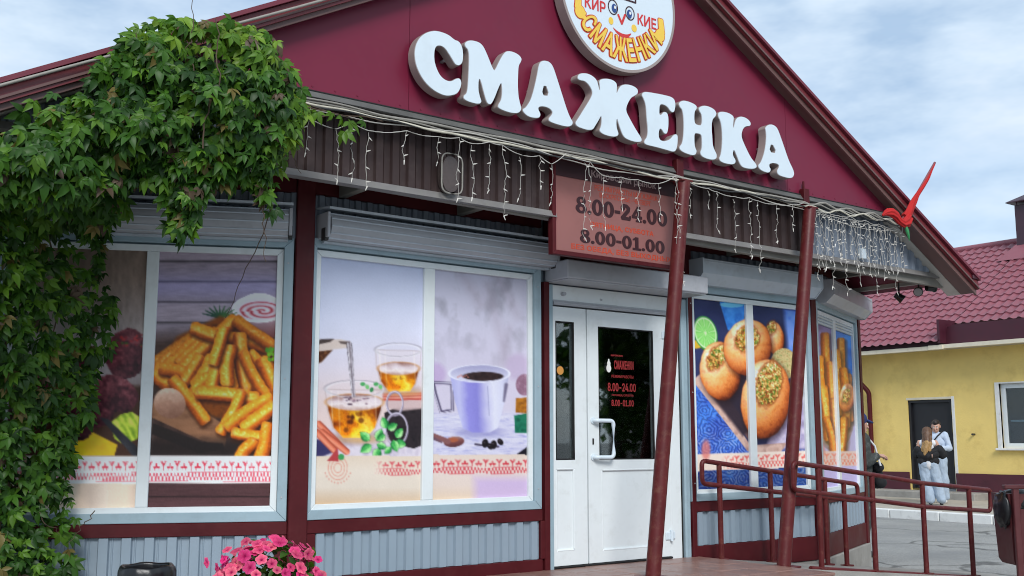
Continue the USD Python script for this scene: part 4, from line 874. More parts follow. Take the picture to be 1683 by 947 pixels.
# ------------------------------------------------------------------ signs
LET = {
'С' : [[[3.899,3.608],[3.894,3.546],[3.869,3.518],[3.839,3.516],[3.814,3.545],[3.784,3.582],[3.749,3.618],[3.709,3.626],[3.675,3.61],[3.663,3.564],[3.666,3.504],[3.687,3.449],[3.721,3.404],[3.771,3.385],[3.81,3.393],[3.84,3.416],[3.87,3.427],[3.885,3.408],[3.881,3.368],[3.856,3.32],[3.821,3.3],[3.772,3.284],[3.723,3.285],[3.654,3.305],[3.586,3.351],[3.538,3.417],[3.516,3.48],[3.512,3.547],[3.535,3.62],[3.582,3.674],[3.635,3.705],[3.688,3.721],[3.777,3.716],[3.828,3.688],[3.863,3.688],[3.888,3.658]]] ,
'М' : [[[3.914,3.691],[3.949,3.715],[4.011,3.722],[4.058,3.71],[4.095,3.656],[4.153,3.544],[4.169,3.547],[4.211,3.633],[4.254,3.701],[4.297,3.717],[4.362,3.712],[4.401,3.688],[4.395,3.66],[4.373,3.628],[4.368,3.567],[4.367,3.422],[4.384,3.353],[4.4,3.311],[4.373,3.277],[4.319,3.267],[4.254,3.27],[4.196,3.281],[4.196,3.303],[4.222,3.34],[4.231,3.395],[4.227,3.466],[4.211,3.462],[4.143,3.298],[4.107,3.291],[4.086,3.331],[4.043,3.463],[4.028,3.451],[4.025,3.38],[4.039,3.33],[4.055,3.298],[4.034,3.277],[3.962,3.276],[3.907,3.287],[3.906,3.313],[3.932,3.331],[3.941,3.389],[3.95,3.567],[3.945,3.645],[3.914,3.664]]] ,
'А' : [[[4.573,3.699],[4.608,3.714],[4.653,3.716],[4.687,3.691],[4.721,3.614],[4.778,3.477],[4.818,3.382],[4.847,3.331],[4.876,3.299],[4.852,3.267],[4.8,3.257],[4.73,3.259],[4.65,3.267],[4.645,3.289],[4.679,3.323],[4.683,3.347],[4.651,3.368],[4.594,3.371],[4.555,3.359],[4.547,3.339],[4.572,3.307],[4.56,3.278],[4.516,3.268],[4.46,3.268],[4.416,3.292],[4.411,3.313],[4.438,3.328],[4.483,3.391],[4.516,3.489],[4.545,3.605],[4.556,3.663]],[[4.612,3.536],[4.646,3.464],[4.589,3.457]]] ,
'Ж' : [[[4.921,3.646],[4.933,3.682],[4.994,3.702],[5.054,3.701],[5.109,3.676],[5.125,3.632],[5.141,3.579],[5.143,3.631],[5.135,3.667],[5.155,3.689],[5.221,3.706],[5.28,3.705],[5.314,3.686],[5.313,3.644],[5.305,3.581],[5.322,3.629],[5.354,3.679],[5.408,3.7],[5.476,3.704],[5.531,3.689],[5.533,3.652],[5.495,3.627],[5.453,3.6],[5.411,3.53],[5.403,3.487],[5.443,3.432],[5.51,3.351],[5.563,3.299],[5.562,3.272],[5.508,3.26],[5.44,3.262],[5.386,3.273],[5.359,3.304],[5.328,3.37],[5.309,3.42],[5.301,3.375],[5.307,3.325],[5.326,3.293],[5.306,3.269],[5.24,3.258],[5.162,3.264],[5.129,3.284],[5.149,3.317],[5.157,3.369],[5.151,3.409],[5.124,3.363],[5.091,3.317],[5.065,3.279],[5.018,3.269],[4.976,3.27],[4.911,3.277],[4.896,3.302],[4.923,3.336],[4.99,3.433],[5.052,3.521],[5.071,3.569],[5.041,3.615],[4.993,3.643],[4.945,3.637]]] ,
'Е' : [[[5.571,3.65],[5.6,3.68],[5.684,3.688],[5.798,3.695],[5.899,3.697],[5.935,3.679],[5.941,3.632],[5.925,3.575],[5.888,3.573],[5.853,3.609],[5.796,3.62],[5.767,3.607],[5.759,3.565],[5.76,3.521],[5.789,3.53],[5.809,3.558],[5.852,3.556],[5.861,3.488],[5.847,3.39],[5.811,3.378],[5.786,3.411],[5.758,3.414],[5.746,3.362],[5.755,3.321],[5.802,3.313],[5.874,3.342],[5.919,3.392],[5.956,3.398],[5.959,3.356],[5.945,3.279],[5.915,3.248],[5.843,3.252],[5.715,3.257],[5.617,3.256],[5.59,3.267],[5.597,3.289],[5.626,3.32],[5.634,3.384],[5.623,3.465],[5.618,3.569],[5.598,3.618]]] ,
'Н' : [[[5.978,3.66],[6.024,3.693],[6.105,3.696],[6.18,3.683],[6.187,3.657],[6.155,3.624],[6.152,3.525],[6.197,3.517],[6.243,3.525],[6.246,3.613],[6.212,3.645],[6.213,3.673],[6.287,3.702],[6.38,3.694],[6.417,3.668],[6.408,3.633],[6.368,3.603],[6.355,3.546],[6.36,3.381],[6.381,3.341],[6.411,3.302],[6.394,3.264],[6.316,3.252],[6.233,3.262],[6.211,3.291],[6.235,3.328],[6.238,3.404],[6.232,3.447],[6.187,3.45],[6.149,3.443],[6.147,3.367],[6.153,3.325],[6.174,3.296],[6.15,3.258],[6.076,3.256],[5.988,3.271],[5.974,3.3],[6.012,3.333],[6.03,3.433],[6.033,3.541],[6.021,3.615],[5.992,3.631]]] ,
'К' : [[[6.441,3.672],[6.505,3.69],[6.584,3.688],[6.631,3.669],[6.621,3.627],[6.613,3.559],[6.627,3.578],[6.654,3.656],[6.713,3.689],[6.794,3.687],[6.842,3.656],[6.832,3.626],[6.774,3.616],[6.732,3.58],[6.712,3.509],[6.766,3.427],[6.827,3.347],[6.894,3.302],[6.898,3.274],[6.839,3.253],[6.725,3.247],[6.686,3.274],[6.656,3.331],[6.616,3.397],[6.597,3.332],[6.639,3.295],[6.621,3.261],[6.549,3.249],[6.455,3.254],[6.433,3.278],[6.458,3.31],[6.477,3.401],[6.482,3.513],[6.469,3.6],[6.439,3.633]]] ,
'А2' : [[[7.025,3.644],[7.06,3.675],[7.112,3.691],[7.172,3.682],[7.204,3.641],[7.259,3.533],[7.321,3.404],[7.387,3.321],[7.388,3.28],[7.347,3.248],[7.26,3.246],[7.174,3.253],[7.159,3.286],[7.196,3.326],[7.18,3.352],[7.111,3.35],[7.063,3.334],[7.058,3.31],[7.082,3.285],[7.055,3.253],[6.988,3.254],[6.931,3.268],[6.916,3.299],[6.959,3.329],[7.015,3.446],[7.038,3.565],[7.032,3.622]],[[7.103,3.519],[7.159,3.449],[7.074,3.445]]] ,
}
ls = thing('letter_sign', 'large white raised letters spelling СМАЖЕНКА across the burgundy gable', 'sign', (5.45, SF, 3.25))
for key, rings in LET.items():
    p = Polygon(chaikin(rings[0], 2)).buffer(0.004)
    for h in rings[1:]: p = p - Polygon(chaikin(h, 1)).buffer(0.004)
    face = p.buffer(-0.004)
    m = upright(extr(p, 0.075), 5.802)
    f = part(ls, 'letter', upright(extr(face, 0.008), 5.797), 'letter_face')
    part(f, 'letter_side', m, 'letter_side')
    for hx in (p.centroid.x - 0.1, p.centroid.x + 0.1):
        part(f, 'standoff', cyl((hx, 5.876, p.centroid.y + 0.05), (hx, SF - 0.002, p.centroid.y + 0.05), 0.012, 6), 'galvanised')

# round sign: white disc with a printed smiling emblem
DC, DR = np.array([5.365, 4.398]), 0.588
rs = thing('round_sign', 'round white sign with a printed smiling emblem above the letters', 'sign', (DC[0], SF, DC[1]))
part(rs, 'disc', upright(extr(ell(*DC, DR, DR, 96), 0.09), 5.805), 'letter_face', smooth=30)
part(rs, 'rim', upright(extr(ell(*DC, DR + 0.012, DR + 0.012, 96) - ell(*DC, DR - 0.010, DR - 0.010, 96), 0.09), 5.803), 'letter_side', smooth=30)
for x, z in ((-0.3, 0.2), (0.3, 0.2), (0, -0.35)):
    part(rs, 'standoff', cyl((DC[0] + x, 5.894, DC[1] + z), (DC[0] + x, SF - 0.002, DC[1] + z), 0.015, 6), 'galvanised')
def flat(poly, lift): return upright(extr(poly, 0.0015), 5.805 - 0.0015 - lift)
def stroke(pts, w): return shapely.geometry.LineString(pts).buffer(w)
emb = [('emblem_outline', [ell(5.290, 4.296, 0.052, 0.062) - ell(5.290, 4.296, 0.043, 0.053)] , 'print_maroon'),
       ('emblem_outline', [ell(5.468, 4.290, 0.050, 0.058) - ell(5.468, 4.290, 0.041, 0.049)], 'print_maroon'),
       ('nose', [stroke([(5.345, 4.245), (5.380, 4.185), (5.415, 4.262)], 0.010)], 'sticker_red'),
       ('smile', [Polygon(chaikin([(5.275, 4.140), (5.33, 4.088), (5.40, 4.070), (5.452, 4.090), (5.487, 4.135), (5.44, 4.110), (5.39, 4.103), (5.33, 4.112)], 2))], 'sticker_red'),
       ('cheek', [ell(5.268, 4.180, 0.024, 0.030)], 'sticker_yellow'), ('cheek', [ell(5.510, 4.178, 0.028, 0.030)], 'sticker_yellow'),
       ('cap_outline', [stroke([(5.34, 4.392), (5.53, 4.392), (5.53, 4.47), (5.345, 4.47), (5.34, 4.392)], 0.007)], 'print_maroon')]
paint('sticker_yellow', (0.78, 0.52, 0.07), 0.5, 0.06)
paint('print_blue', (0.02, 0.06, 0.22), 0.5, 0.06)
for nm, polys, mt in emb:
    part(rs, nm, cat([flat(q, 0.001) for q in polys]), mt)
for cx, cz in ((5.303, 4.290), (5.462, 4.282)):
    e = part(rs, 'pupil', flat(ell(cx, cz, 0.026, 0.036), 0.0012), 'print_blue'); part(e, 'highlight', flat(ell(cx + 0.006, cz + 0.008, 0.010, 0.013), 0.0032), 'sticker_white')
for sgn, cx, cz in ((1, 4.955, 4.205), (-1, 5.790, 4.215)):
    h = unary_union([ell(cx, cz - 0.03, 0.05, 0.052), Polygon([(cx - 0.02 * sgn - 0.02, cz), (cx + 0.02 - 0.02 * sgn, cz), (cx - 0.012 * sgn + 0.014, cz + 0.10), (cx - 0.012 * sgn - 0.018, cz + 0.10)]).buffer(0.012),
                     ell(cx + 0.03 * sgn, cz - 0.06, 0.03, 0.02), ell(cx + 0.03 * sgn, cz - 0.03, 0.032, 0.018)])
    p = part(rs, 'hand_emblem', flat(h.buffer(0.006), 0.001), 'print_red'); part(p, 'hand_fill', flat(h.buffer(-0.001), 0.003), 'sticker_yellow')
part(rs, 'lettering', text('КИР', 5.005, 5.215, 4.225, 4.315, 5.8025, 0.0015), 'sticker_red', kind='stuff')
part(rs, 'lettering', text('КИЕ', 5.548, 5.75, 4.220, 4.312, 5.8025, 0.0015), 'sticker_red', kind='stuff')
def arc_text(s, grow, lift, mat):
    m = meshkit.text_mesh(s, 1.0, 0.0016, True)
    m = trimesh.remesh.subdivide_to_size(m.vertices, m.faces, 0.25); v, f = m
    a, b = v.min(0), v.max(0); u = (v[:, 0] - a[0]) / (b[0] - a[0]); h = (v[:, 1] - a[1]) / (b[1] - a[1])
    th = np.radians(-144 + u * 112); r = 0.525 - h * (0.165 + 0.03 * np.sin(u * np.pi))
    cx, cz = 5.372, 4.405
    return cx, cz, th, r, v, f
cx, cz, th, r, v, f = arc_text('СМАЖЕНКИ', 0, 0, None)
base = np.c_[cx + r * np.cos(th), 5.8012 - v[:, 2], cz + r * np.sin(th)]
part(rs, 'lettering', trimesh.Trimesh(base - [0, 0.002, 0], f, process=False), 'sticker_yellow')
tri = base[f][:, :, [0, 2]]; pol = unary_union([Polygon(t).buffer(0.0008) for t in tri if Polygon(t).area > 1e-9]).buffer(0.009).simplify(0.001)
part(rs, 'lettering_outline', flat(pol, 0.0005), 'print_red')

def glyph(ch):
    S_ = lambda pts, w: shapely.geometry.LineString(pts).buffer(w)
    if ch == '0': return ell(.33, .5, .33, .51) - ell(.33, .5, .12, .36), .68
    if ch == '8': return (ell(.33, .74, .27, .27) - ell(.33, .76, .10, .13)).union(ell(.33, .27, .33, .29) - ell(.33, .26, .13, .15)), .68
    if ch == '1': return unary_union([sbox(.2, .03, .42, 1), sbox(.04, 0, .58, .11).buffer(.02), Polygon([(.25, 1.0), (.04, .84), (.04, .74), (.25, .8)])]), .62
    if ch == '2': return unary_union([ell(.13, .74, .13, .13), S_([(.1, .8), (.2, .93), (.36, .92), (.49, .8), (.47, .62), (.3, .4), (.1, .14)], .1), sbox(.04, 0, .6, .2), Polygon([(.5, .1), (.64, .1), (.64, .3), (.56, .3)])]), .68
    if ch == '4': return unary_union([sbox(.34, .04, .55, 1), Polygon([(.36, 1), (.5, 1), (.18, .36), (0, .36)]), sbox(0, .22, .66, .38), sbox(.26, 0, .63, .1)]), .68
    if ch == '.': return ell(.11, .1, .11, .11), .24
    return sbox(.02, .36, .32, .5).buffer(.02), .36
def digits(s, x0, x1, z0, z1, y_front, depth=0.0018):
    gs, x = [], 0.0
    for ch in s:
        g, w = glyph(ch); gs.append(shapely.affinity.translate(g, x, 0)); x += w + 0.04
    g = unary_union(gs).buffer(0.012); a = g.bounds
    g = shapely.affinity.affine_transform(g, [(x1 - x0) / (a[2] - a[0]), 0, 0, (z1 - z0) / (a[3] - a[1]), x0 - a[0] * (x1 - x0) / (a[2] - a[0]), z0 - a[1] * (z1 - z0) / (a[3] - a[1])])
    return upright(extr(g, depth), y_front)
# opening hours board hanging under the gable
hs = thing('hours_sign', 'reddish board with opening hours 8.00-24.00 hung over the door', 'sign', (5.53, 6.05, 2.4))
part(hs, 'board', bx(4.905, 6.175, 6.052, 6.075, 2.39, 3.10, 0.003), 'board_print')
part(hs, 'header', bx(4.907, 6.173, 6.046, 6.0515, 2.962, 3.098, 0.001), 'print_maroon')
part(hs, 'board_frame', rect_frame(4.87, 6.205, 2.355, 3.12, 0.034, 6.035, 6.09), 'maroon_paint')
part(hs, 'lettering', text('Кировский рынок', 5.26, 5.95, 2.985, 3.055, 6.044, 0.0018), 'print_pale', kind='stuff')
for tx, a, b, c, d, bo in (('РЕЖИМ РАБОТЫ МАГАЗИНА', 5.30, 5.97, 2.902, 2.944, False), ('ВОСКРЕСЕНЬЕ-ЧЕТВЕРГ', 5.35, 5.90, 2.850, 2.890, False), ('ПЯТНИЦА, СУББОТА', 5.25, 5.92, 2.600, 2.648, True), ('БЕЗ ОБЕДА, БЕЗ ВЫХОДНЫХ', 5.06, 6.12, 2.408, 2.458, True)):
    part(hs, 'lettering', text(tx, a, b, c, d, 6.0505, 0.0018, bo), 'print_red', kind='stuff')
part(hs, 'lettering', digits('8.00-24.00', 5.105, 6.075, 2.700, 2.832, 6.049), 'print_maroon', kind='stuff')
part(hs, 'lettering', digits('8.00-01.00', 5.145, 6.04, 2.474, 2.580, 6.049), 'print_maroon', kind='stuff')

# oval bulkhead lamp on the profiled gable sheet
wl = thing('wall_lamp', 'oval bulkhead lamp with wire guard on the grey sheet beneath the letter С', 'lamp', (3.95, GY, 2.8))
lo = Polygon(chaikin([(3.86, 2.68), (4.00, 2.68), (4.00, 2.93), (3.86, 2.93)], 3))
part(wl, 'lamp_body', upright(extr(lo, 0.06), GY - 0.095), 'lamp_glass')
part(wl, 'guard', bent([(x, GY - 0.11, z) for x, z in ((3.845, 2.665), (4.015, 2.665), (4.015, 2.945), (3.845, 2.945))], 0.006, 0.06, 6, True), 'cable_grey', smooth=True)

# ------------------------------------------------------------------ canopy posts and handrails
for base, top, lab in (((5.60, 5.80, -0.004), (6.045, 5.83, 3.03), 'leaning maroon steel post in front of the shop door'), ((7.03, 5.77, ramp_z(7.03)), (7.625, 5.83, 3.02), 'leaning maroon steel post beside the ramp handrail')):
    t = thing('canopy_post', lab, 'post', base, 'steel posts that carry the gable')
    part(t, 'pole', cyl(base, top, 0.056, 24), 'pole_paint', smooth=40)
    part(t, 'base_plate', bx(base[0] - 0.1, base[0] + 0.1, base[1] - 0.1, base[1] + 0.1, base[2] - 0.002, base[2] + 0.012, 0.003), 'pole_paint')
    part(t, 'top_plate', bx(top[0] - 0.06, top[0] + 0.06, top[1] - 0.05, top[1] + 0.05, top[2] - 0.004, top[2] + 0.012, 0.003), 'pole_paint')
def handrail(name_label, Y, loop, posts, r=0.021, bottom=None):
    t = thing('handrail', name_label, 'handrail', (posts[0][0], Y, ramp_z(posts[0][0])), 'handrails of the ramp')
    part(t, 'rail', bent([(x, Y, z) for x, z in loop], r, 0.05, 12, True), 'pole_paint', smooth=50)
    for x, zt in posts:
        p = part(t, 'rail_post', cyl((x, Y + 0.004, max(ramp_z(x), GZ) - 0.005), (x, Y + 0.004, zt), 0.0235, 14), 'pole_paint', smooth=40)
        part(p, 'foot_plate', bx(x - 0.05, x + 0.05, Y - 0.04, Y + 0.045, max(ramp_z(x), GZ) - 0.002, max(ramp_z(x), GZ) + 0.014, 0.002), 'pole_paint')
    if bottom:
        part(t, 'bottom_rail', cyl((bottom[0][0], Y, bottom[0][1]), (bottom[1][0], Y, bottom[1][1]), 0.019, 12), 'pole_paint', smooth=40)
    return t
handrail('maroon tube handrail standing close to the bun window', 6.45, [(6.83, 0.817), (9.0, 0.565), (9.0, 0.405), (6.83, 0.622)], [(7.05, 0.792), (7.72, 0.716), (8.50, 0.626), (8.79, 0.592)])
handrail('longer maroon tube handrail on the outer edge of the ramp', 5.70, [(7.10, 0.81), (7.45, 0.772), (8.18, 0.69), (8.94, 0.60), (10.08, 0.508), (10.06, 0.305), (8.94, 0.388), (7.45, 0.552), (7.10, 0.592)],
         [(7.43, 0.76), (8.17, 0.678), (8.93, 0.59), (9.70, 0.53)], bottom=((7.28, -0.045), (9.72, -0.30)))

# ------------------------------------------------------------------ string lights
def icicles(label, strands, cable_x, seed, bundle=True, yy=5.81):
    r_ = random.Random(seed)
    t = thing('icicle_lights', label, 'string lights', (strands[0][0], yy, 2.95), 'icicle light strings under the gable')
    pts = [(cable_x[0], yy - 0.015, 3.055)]
    for s in strands: pts.append((s[0], yy - 0.02 + r_.uniform(-0.01, 0.01), s[1] + r_.uniform(0.0, 0.02)))
    pts.append((cable_x[1], yy - 0.015, 3.05))
    P = []
    for (a, b) in zip(pts[:-1], pts[1:]):
        a, b = np.array(a), np.array(b); n = 5; sag = 0.05 * abs(b[0] - a[0])
        for k in range(n): q = a + (b - a) * k / n; q[2] -= sag * math.sin(math.pi * k / n); P.append(q)
    P.append(np.array(pts[-1]))
    part(t, 'cable', tube(P, 0.0032, 5), 'wire_white', smooth=True)
    for x, z1, z0 in strands:
        n = max(int((z1 - z0) / 0.028), 3); zz = np.linspace(z1, z0, n)
        wx = np.cumsum([0] + [r_.uniform(-0.010, 0.010) for _ in range(n - 1)]); wx -= np.linspace(0, wx[-1] * 0.5, n)
        q = np.c_[x + wx, yy - 0.02 + np.array([r_.uniform(-0.012, 0.012) for _ in range(n)]), zz]
        s = part(t, 'strand', tube(q, 0.0019, 4), 'wire_white', smooth=True)
        bulbs = []
        for k in range(1, n, 3 if n > 8 else 2):
            sg = r_.choice((-1, 1)); c = q[min(k, n - 1)]
            d = np.array([sg * r_.uniform(0.6, 1), r_.uniform(-0.8, 0.3), r_.uniform(-0.7, 0.4)]); d /= np.linalg.norm(d)
            bulbs += [cyl(c, c + d * 0.017, 0.0042, 5), cyl(c + d * 0.017, c + d * 0.030, 0.0034, 5, 0.0014)]
        c = q[-1]; bulbs.append(cyl(c, c + np.array([r_.uniform(-0.02, 0.02), -0.005, -0.03]), 0.0050, 5, 0.002))
        part(s, 'bulbs', cat(bulbs), 'bulb_white', kind='stuff')
    return t
S = [[2.76, 2.92, 2.72], [2.95, 2.9, 2.58], [3.05, 2.96, 2.61], [3.17, 2.92, 2.57], [3.45, 2.98, 2.78], [3.7, 2.98, 2.81], [3.87, 3.01, 2.59], [3.96, 2.97, 2.61], [4.11, 3.0, 2.68], [4.23, 3.02, 2.52], [4.38, 2.96, 2.66], [4.56, 2.99, 2.78], [4.66, 2.94, 2.67], [4.98, 3.01, 2.45], [5.02, 3.02, 2.54], [5.15, 2.93, 2.55], [5.34, 2.95, 2.72], [5.51, 2.95, 2.66], [5.73, 2.96, 2.69], [5.91, 3.04, 2.5], [5.93, 3.04, 2.21], [6.07, 3.01, 2.76], [6.29, 2.99, 2.86], [6.39, 2.99, 2.67], [6.59, 2.96, 2.54], [6.78, 2.99, 2.5], [6.89, 2.98, 2.4], [7.13, 2.98, 2.67], [7.34, 3.01, 2.8]]
S4 = [[7.63, 3.0, 2.4], [7.71, 3.0, 2.54], [7.78, 2.99, 2.49], [7.85, 2.99, 2.34], [7.93, 2.99, 2.73], [7.98, 2.99, 2.57], [8.05, 2.99, 2.3], [8.15, 2.99, 2.7], [8.2, 2.99, 2.53], [8.27, 2.98, 2.4], [8.38, 2.99, 2.66], [8.43, 2.98, 2.5], [8.52, 2.98, 2.34], [8.59, 2.98, 2.63], [8.67, 2.98, 2.49], [8.73, 2.97, 2.59], [8.83, 2.97, 2.37], [8.92, 2.97, 2.6]]
S4 += [[x + 0.035, z1 - 0.02, z0 + dz] for (x, z1, z0), dz in zip(S4, [0.1, -0.04, 0.08, 0.2, -0.08, 0.05, 0.22, -0.1, 0.04, 0.12, -0.05, 0.1, 0.2, -0.06, 0.06, -0.03, 0.2, 0.0])]
icicles('sparse white icicle lights hanging between the vine and the hours board', S[:13], (2.7, 4.8), 1)
icicles('white icicle lights hanging in front of the hours board', S[13:21], (4.8, 5.96), 2)
icicles('white icicle lights hanging between the two leaning posts', S[21:], (5.97, 7.5), 3)
icicles('dense curtain of white icicle lights at the right corner of the gable', S4, (7.55, 8.98), 4)
cb = thing('cable_bundle', 'bundle of pale cables slung along the bottom edge of the burgundy board', 'cable', (5.5, 5.84, 3.08))
r_ = random.Random(5)
for k in range(5):
    xs = np.linspace(2.3 + 0.1 * k, 9.0, 90)
    z = 3.085 - 0.011 * k + 0.010 * np.sin(xs * (1.6 + 0.5 * k) + 2 * k) + 0.004 * np.sin(xs * (9 + 2 * k)) + np.where(xs > 7.6, 0.018 * np.sin(xs * 17 + k), 0) - (0.045 if k == 2 else 0.012) * np.sin(xs * (0.8 + 0.35 * k)) ** 2
    part(cb, 'cable', tube(np.c_[xs, 5.85 - 0.004 * k + 0.006 * np.sin(3 * xs + 2 * k), z], (0.009, 0.006, 0.0045, 0.008, 0.006)[k], 6), ('cable_grey', 'cable_grey', 'wire_white', 'cable_pale', 'cable_dark')[k], smooth=True)

# flag on a short pole at the right rake
fl = thing('flag', 'red flag wound round its short pole at the right rake of the gable', 'flag', (8.96, 5.74, 3.0))
fp0, fp1 = np.array([8.86, 5.74, 3.03]), np.array([9.44, 5.70, 3.70])
part(fl, 'flag_pole', cyl(fp0, fp1, 0.012, 10), 'pole_wood')
def folds(pts, rad, seed, n=36, ridge=0.3, lobes=5, twist=3.0):
    """Cloth wound round a line: deep lengthwise folds that turn along it."""
    p = np.asarray(pts, float); m = tube(p, 1.0, n); v = np.asarray(m.vertices); out = v.copy(); R_ = np.broadcast_to(rad, (len(p),))
    for i in range(len(p)):
        a = np.arange(n) * 2 * np.pi / n; k = slice(i * n, (i + 1) * n); d = v[k] - p[i]
        f = 1 + ridge * np.abs(np.sin(lobes * 0.5 * a + twist * i / len(p) + seed)) - ridge * 0.5 + 0.35 * (meshkit.noise(np.c_[np.cos(a) * 1.5, np.sin(a) * 1.5, np.full(n, i * 0.45)], seed) - 0.5)
        out[k] = p[i] + d * (R_[i] * f)[:, None] * np.array([1, 0.7, 1])
    m.vertices = out; return m
tt = np.linspace(0.10, 0.985, 22)
part(fl, 'red_cloth', folds([fp0 + (fp1 - fp0) * t + np.array([0.010 * math.sin(11 * t), -0.012, -0.012]) for t in tt], np.interp(tt, [0, 0.25, 0.5, 0.8, 1], [0.050, 0.038, 0.021, 0.012, 0.004]), 1, twist=7.0), 'flag_red', smooth=60)
part(fl, 'red_cloth', folds([(8.55, 5.72, 3.06), (8.59, 5.71, 3.085), (8.64, 5.71, 3.10), (8.69, 5.71, 3.10), (8.74, 5.70, 3.075), (8.79, 5.70, 3.035), (8.85, 5.70, 3.015), (8.91, 5.70, 3.04), (8.96, 5.71, 3.085)], [0.008, 0.022, 0.034, 0.038, 0.036, 0.030, 0.034, 0.044, 0.040], 5, lobes=7, ridge=0.5, twist=2.0), 'flag_red', smooth=60)
part(fl, 'green_cloth', folds([(8.88, 5.70, 3.0), (8.89, 5.69, 2.95), (8.91, 5.69, 2.90), (8.93, 5.70, 2.86)], [0.014, 0.018, 0.013, 0.003], 9, lobes=4), 'flag_green', smooth=60)

# floodlights under the right eave
for (x, y_, z), d, lab in (((10.02, 6.55, 2.50), (0.5, -0.55, -0.6), 'black floodlight nearest the icicle curtain under the right eave'), ((10.04, 6.33, 2.545), (-0.7, -0.3, -0.35), 'middle floodlight of the three under the right eave, turned to the left'), ((10.06, 6.2, 2.565), (0.8, -0.4, 0.05), 'floodlight at the outer tip of the right eave')):
    t = thing('floodlight', lab, 'floodlight', (x, y_, z), 'floodlights under the right eave')
    d = np.array(d) / np.linalg.norm(d); c = np.array([x, y_, z])
    b = part(t, 'lamp_head', cat([cyl(c - d * 0.05, c + d * 0.03, 0.034, 14, 0.044), cyl(c + d * 0.031, c + d * 0.045, 0.05, 14)]), 'black_plastic', smooth=40)
    part(t, 'lens', cyl(c + d * 0.0455, c + d * 0.047, 0.042, 14), 'galvanised')
    part(t, 'bracket', cyl(c, (x, y_, 2.655), 0.009, 6), 'cable_dark')
single('junction_box', bx(8.62, 8.69, GY - 0.075, GY - 0.027, 2.70, 2.80, 0.006), 'letter_face', 'small white junction box on the grey sheet behind the icicle curtain', 'electric box')

# ------------------------------------------------------------------ yellow house
yh = thing('yellow_house', 'yellow plastered house with pink metal tile roof and black door', 'house', (22, 13, -0.265))
W0 = 22.0
def wallx(poly, x0, x1):
    """Polygon in (y, z) carried from x0 to x1."""
    m = extr(poly, x1 - x0); v = np.asarray(m.vertices); m.vertices = np.c_[x1 - v[:, 2], v[:, 0], v[:, 1]]
    m.invert(); return m
DY0, DY1, DZ0, DZ1 = 13.225, 14.315, -0.08, 1.9
WY0, WY1, WZ0, WZ1 = 10.55, 12.10, 0.83, 2.19
wallp = sbox(2, -0.3, 24, 3.05) - sbox(DY0, DZ0 - 0.3, DY1, DZ1) - sbox(WY0, WZ0, WY1, WZ1)
part(yh, 'wall', wallx(wallp, W0, W0 + 0.3), 'yellow_plaster')
part(yh, 'skirting', wallx(sbox(2, -0.3, DY0 - 0.03, 0.275).union(sbox(DY1 + 0.03, -0.3, 24, 0.275)), W0 - 0.03, W0 + 0.1), 'skirting')
dd = part(yh, 'door', bx(W0 + 0.10, W0 + 0.15, DY0, DY1, DZ0, DZ1, 0.005), 'black_door')
part(dd, 'door_frame', wallx((sbox(DY0 - 0.001, DZ0, DY1 + 0.001, DZ1 + 0.001) - sbox(DY0 + 0.06, DZ0 - 1, DY1 - 0.06, DZ1 - 0.06)), W0 + 0.03, W0 + 0.099), 'black_door')
part(dd, 'handle', cat([cyl((W0 + 0.06, DY1 - 0.14, 0.92), (W0 + 0.10, DY1 - 0.14, 0.92), 0.014, 8), cyl((W0 + 0.06, DY1 - 0.14, 0.92), (W0 + 0.06, DY1 - 0.26, 0.92), 0.012, 8)]), 'galvanised')
part(yh, 'door_reveal', bx(W0 - 0.004, W0 + 0.025, DY0 - 0.075, DY0 - 0.004, DZ0, DZ1 + 0.06, 0.004), 'kerb_white')
part(yh, 'door_reveal', bx(W0 - 0.004, W0 + 0.025, DY0 - 0.003, DY1 + 0.03, DZ1 + 0.003, DZ1 + 0.055, 0.004), 'gutter_cream')
wf = part(yh, 'window', wallx(sbox(WY0, WZ0, WY1, WZ1) - sbox(WY0 + 0.1, WZ0 + 0.1, 11.28, WZ1 - 0.1) - sbox(11.36, WZ0 + 0.1, WY1 - 0.1, WZ1 - 0.1), W0 + 0.06, W0 + 0.13), 'white_plastic')
part(wf, 'casing', wallx(sbox(WY0 - 0.001, WZ0, WY1 + 0.09, WZ1 + 0.03) - sbox(WY0, WZ0 - 0.1, WY1, WZ1), W0 - 0.025, W0 + 0.055), 'kerb_white')
part(wf, 'sill', bx(W0 - 0.09, W0 + 0.06, WY0 - 0.05, WY1 + 0.12, WZ0 - 0.05, WZ0 - 0.002, 0.008), 'kerb_white')
part(wf, 'pane', bx(W0 + 0.09, W0 + 0.10, WY0 + 0.1, WY1 - 0.1, WZ0 + 0.1, WZ1 - 0.1, 0.001), 'pane_glass')
part(wf, 'blind', cat([bx(W0 + 0.29, W0 + 0.31, WY0, WY1, WZ0, WZ1, 0.002)]), 'room_dark')
part(wf, 'curtain', cat([bx(W0 + 0.22, W0 + 0.235, 10.7, 11.2, WZ0 + 0.05, WZ1 - 0.05, 0.002), bx(W0 + 0.2, W0 + 0.215, WY0 + 0.12, WY1 - 0.1, 1.38, 1.42, 0.002)]), 'curtain')
part(yh, 'gutter', cat([wallx(sbox(13.28, 2.965, 24, 3.05), 21.42, 21.56), wallx(sbox(2, 2.985, 13.1, 3.07), 21.44, 21.58), wallx(sbox(13.0, 2.968, 13.34, 3.062), 21.40, 21.57)]), 'gutter_cream')
part(yh, 'soffit', bx(21.57, 22.02, 2, 24, 3.0, 3.03, 0.003), 'soffit_light')
part(yh, 'fascia', wallx(Polygon([(2, 3.05), (24, 3.05), (24, 3.16), (13.3, 3.22), (12.85, 3.50), (2, 3.52)]), 21.60, 21.66), 'fascia_dark')
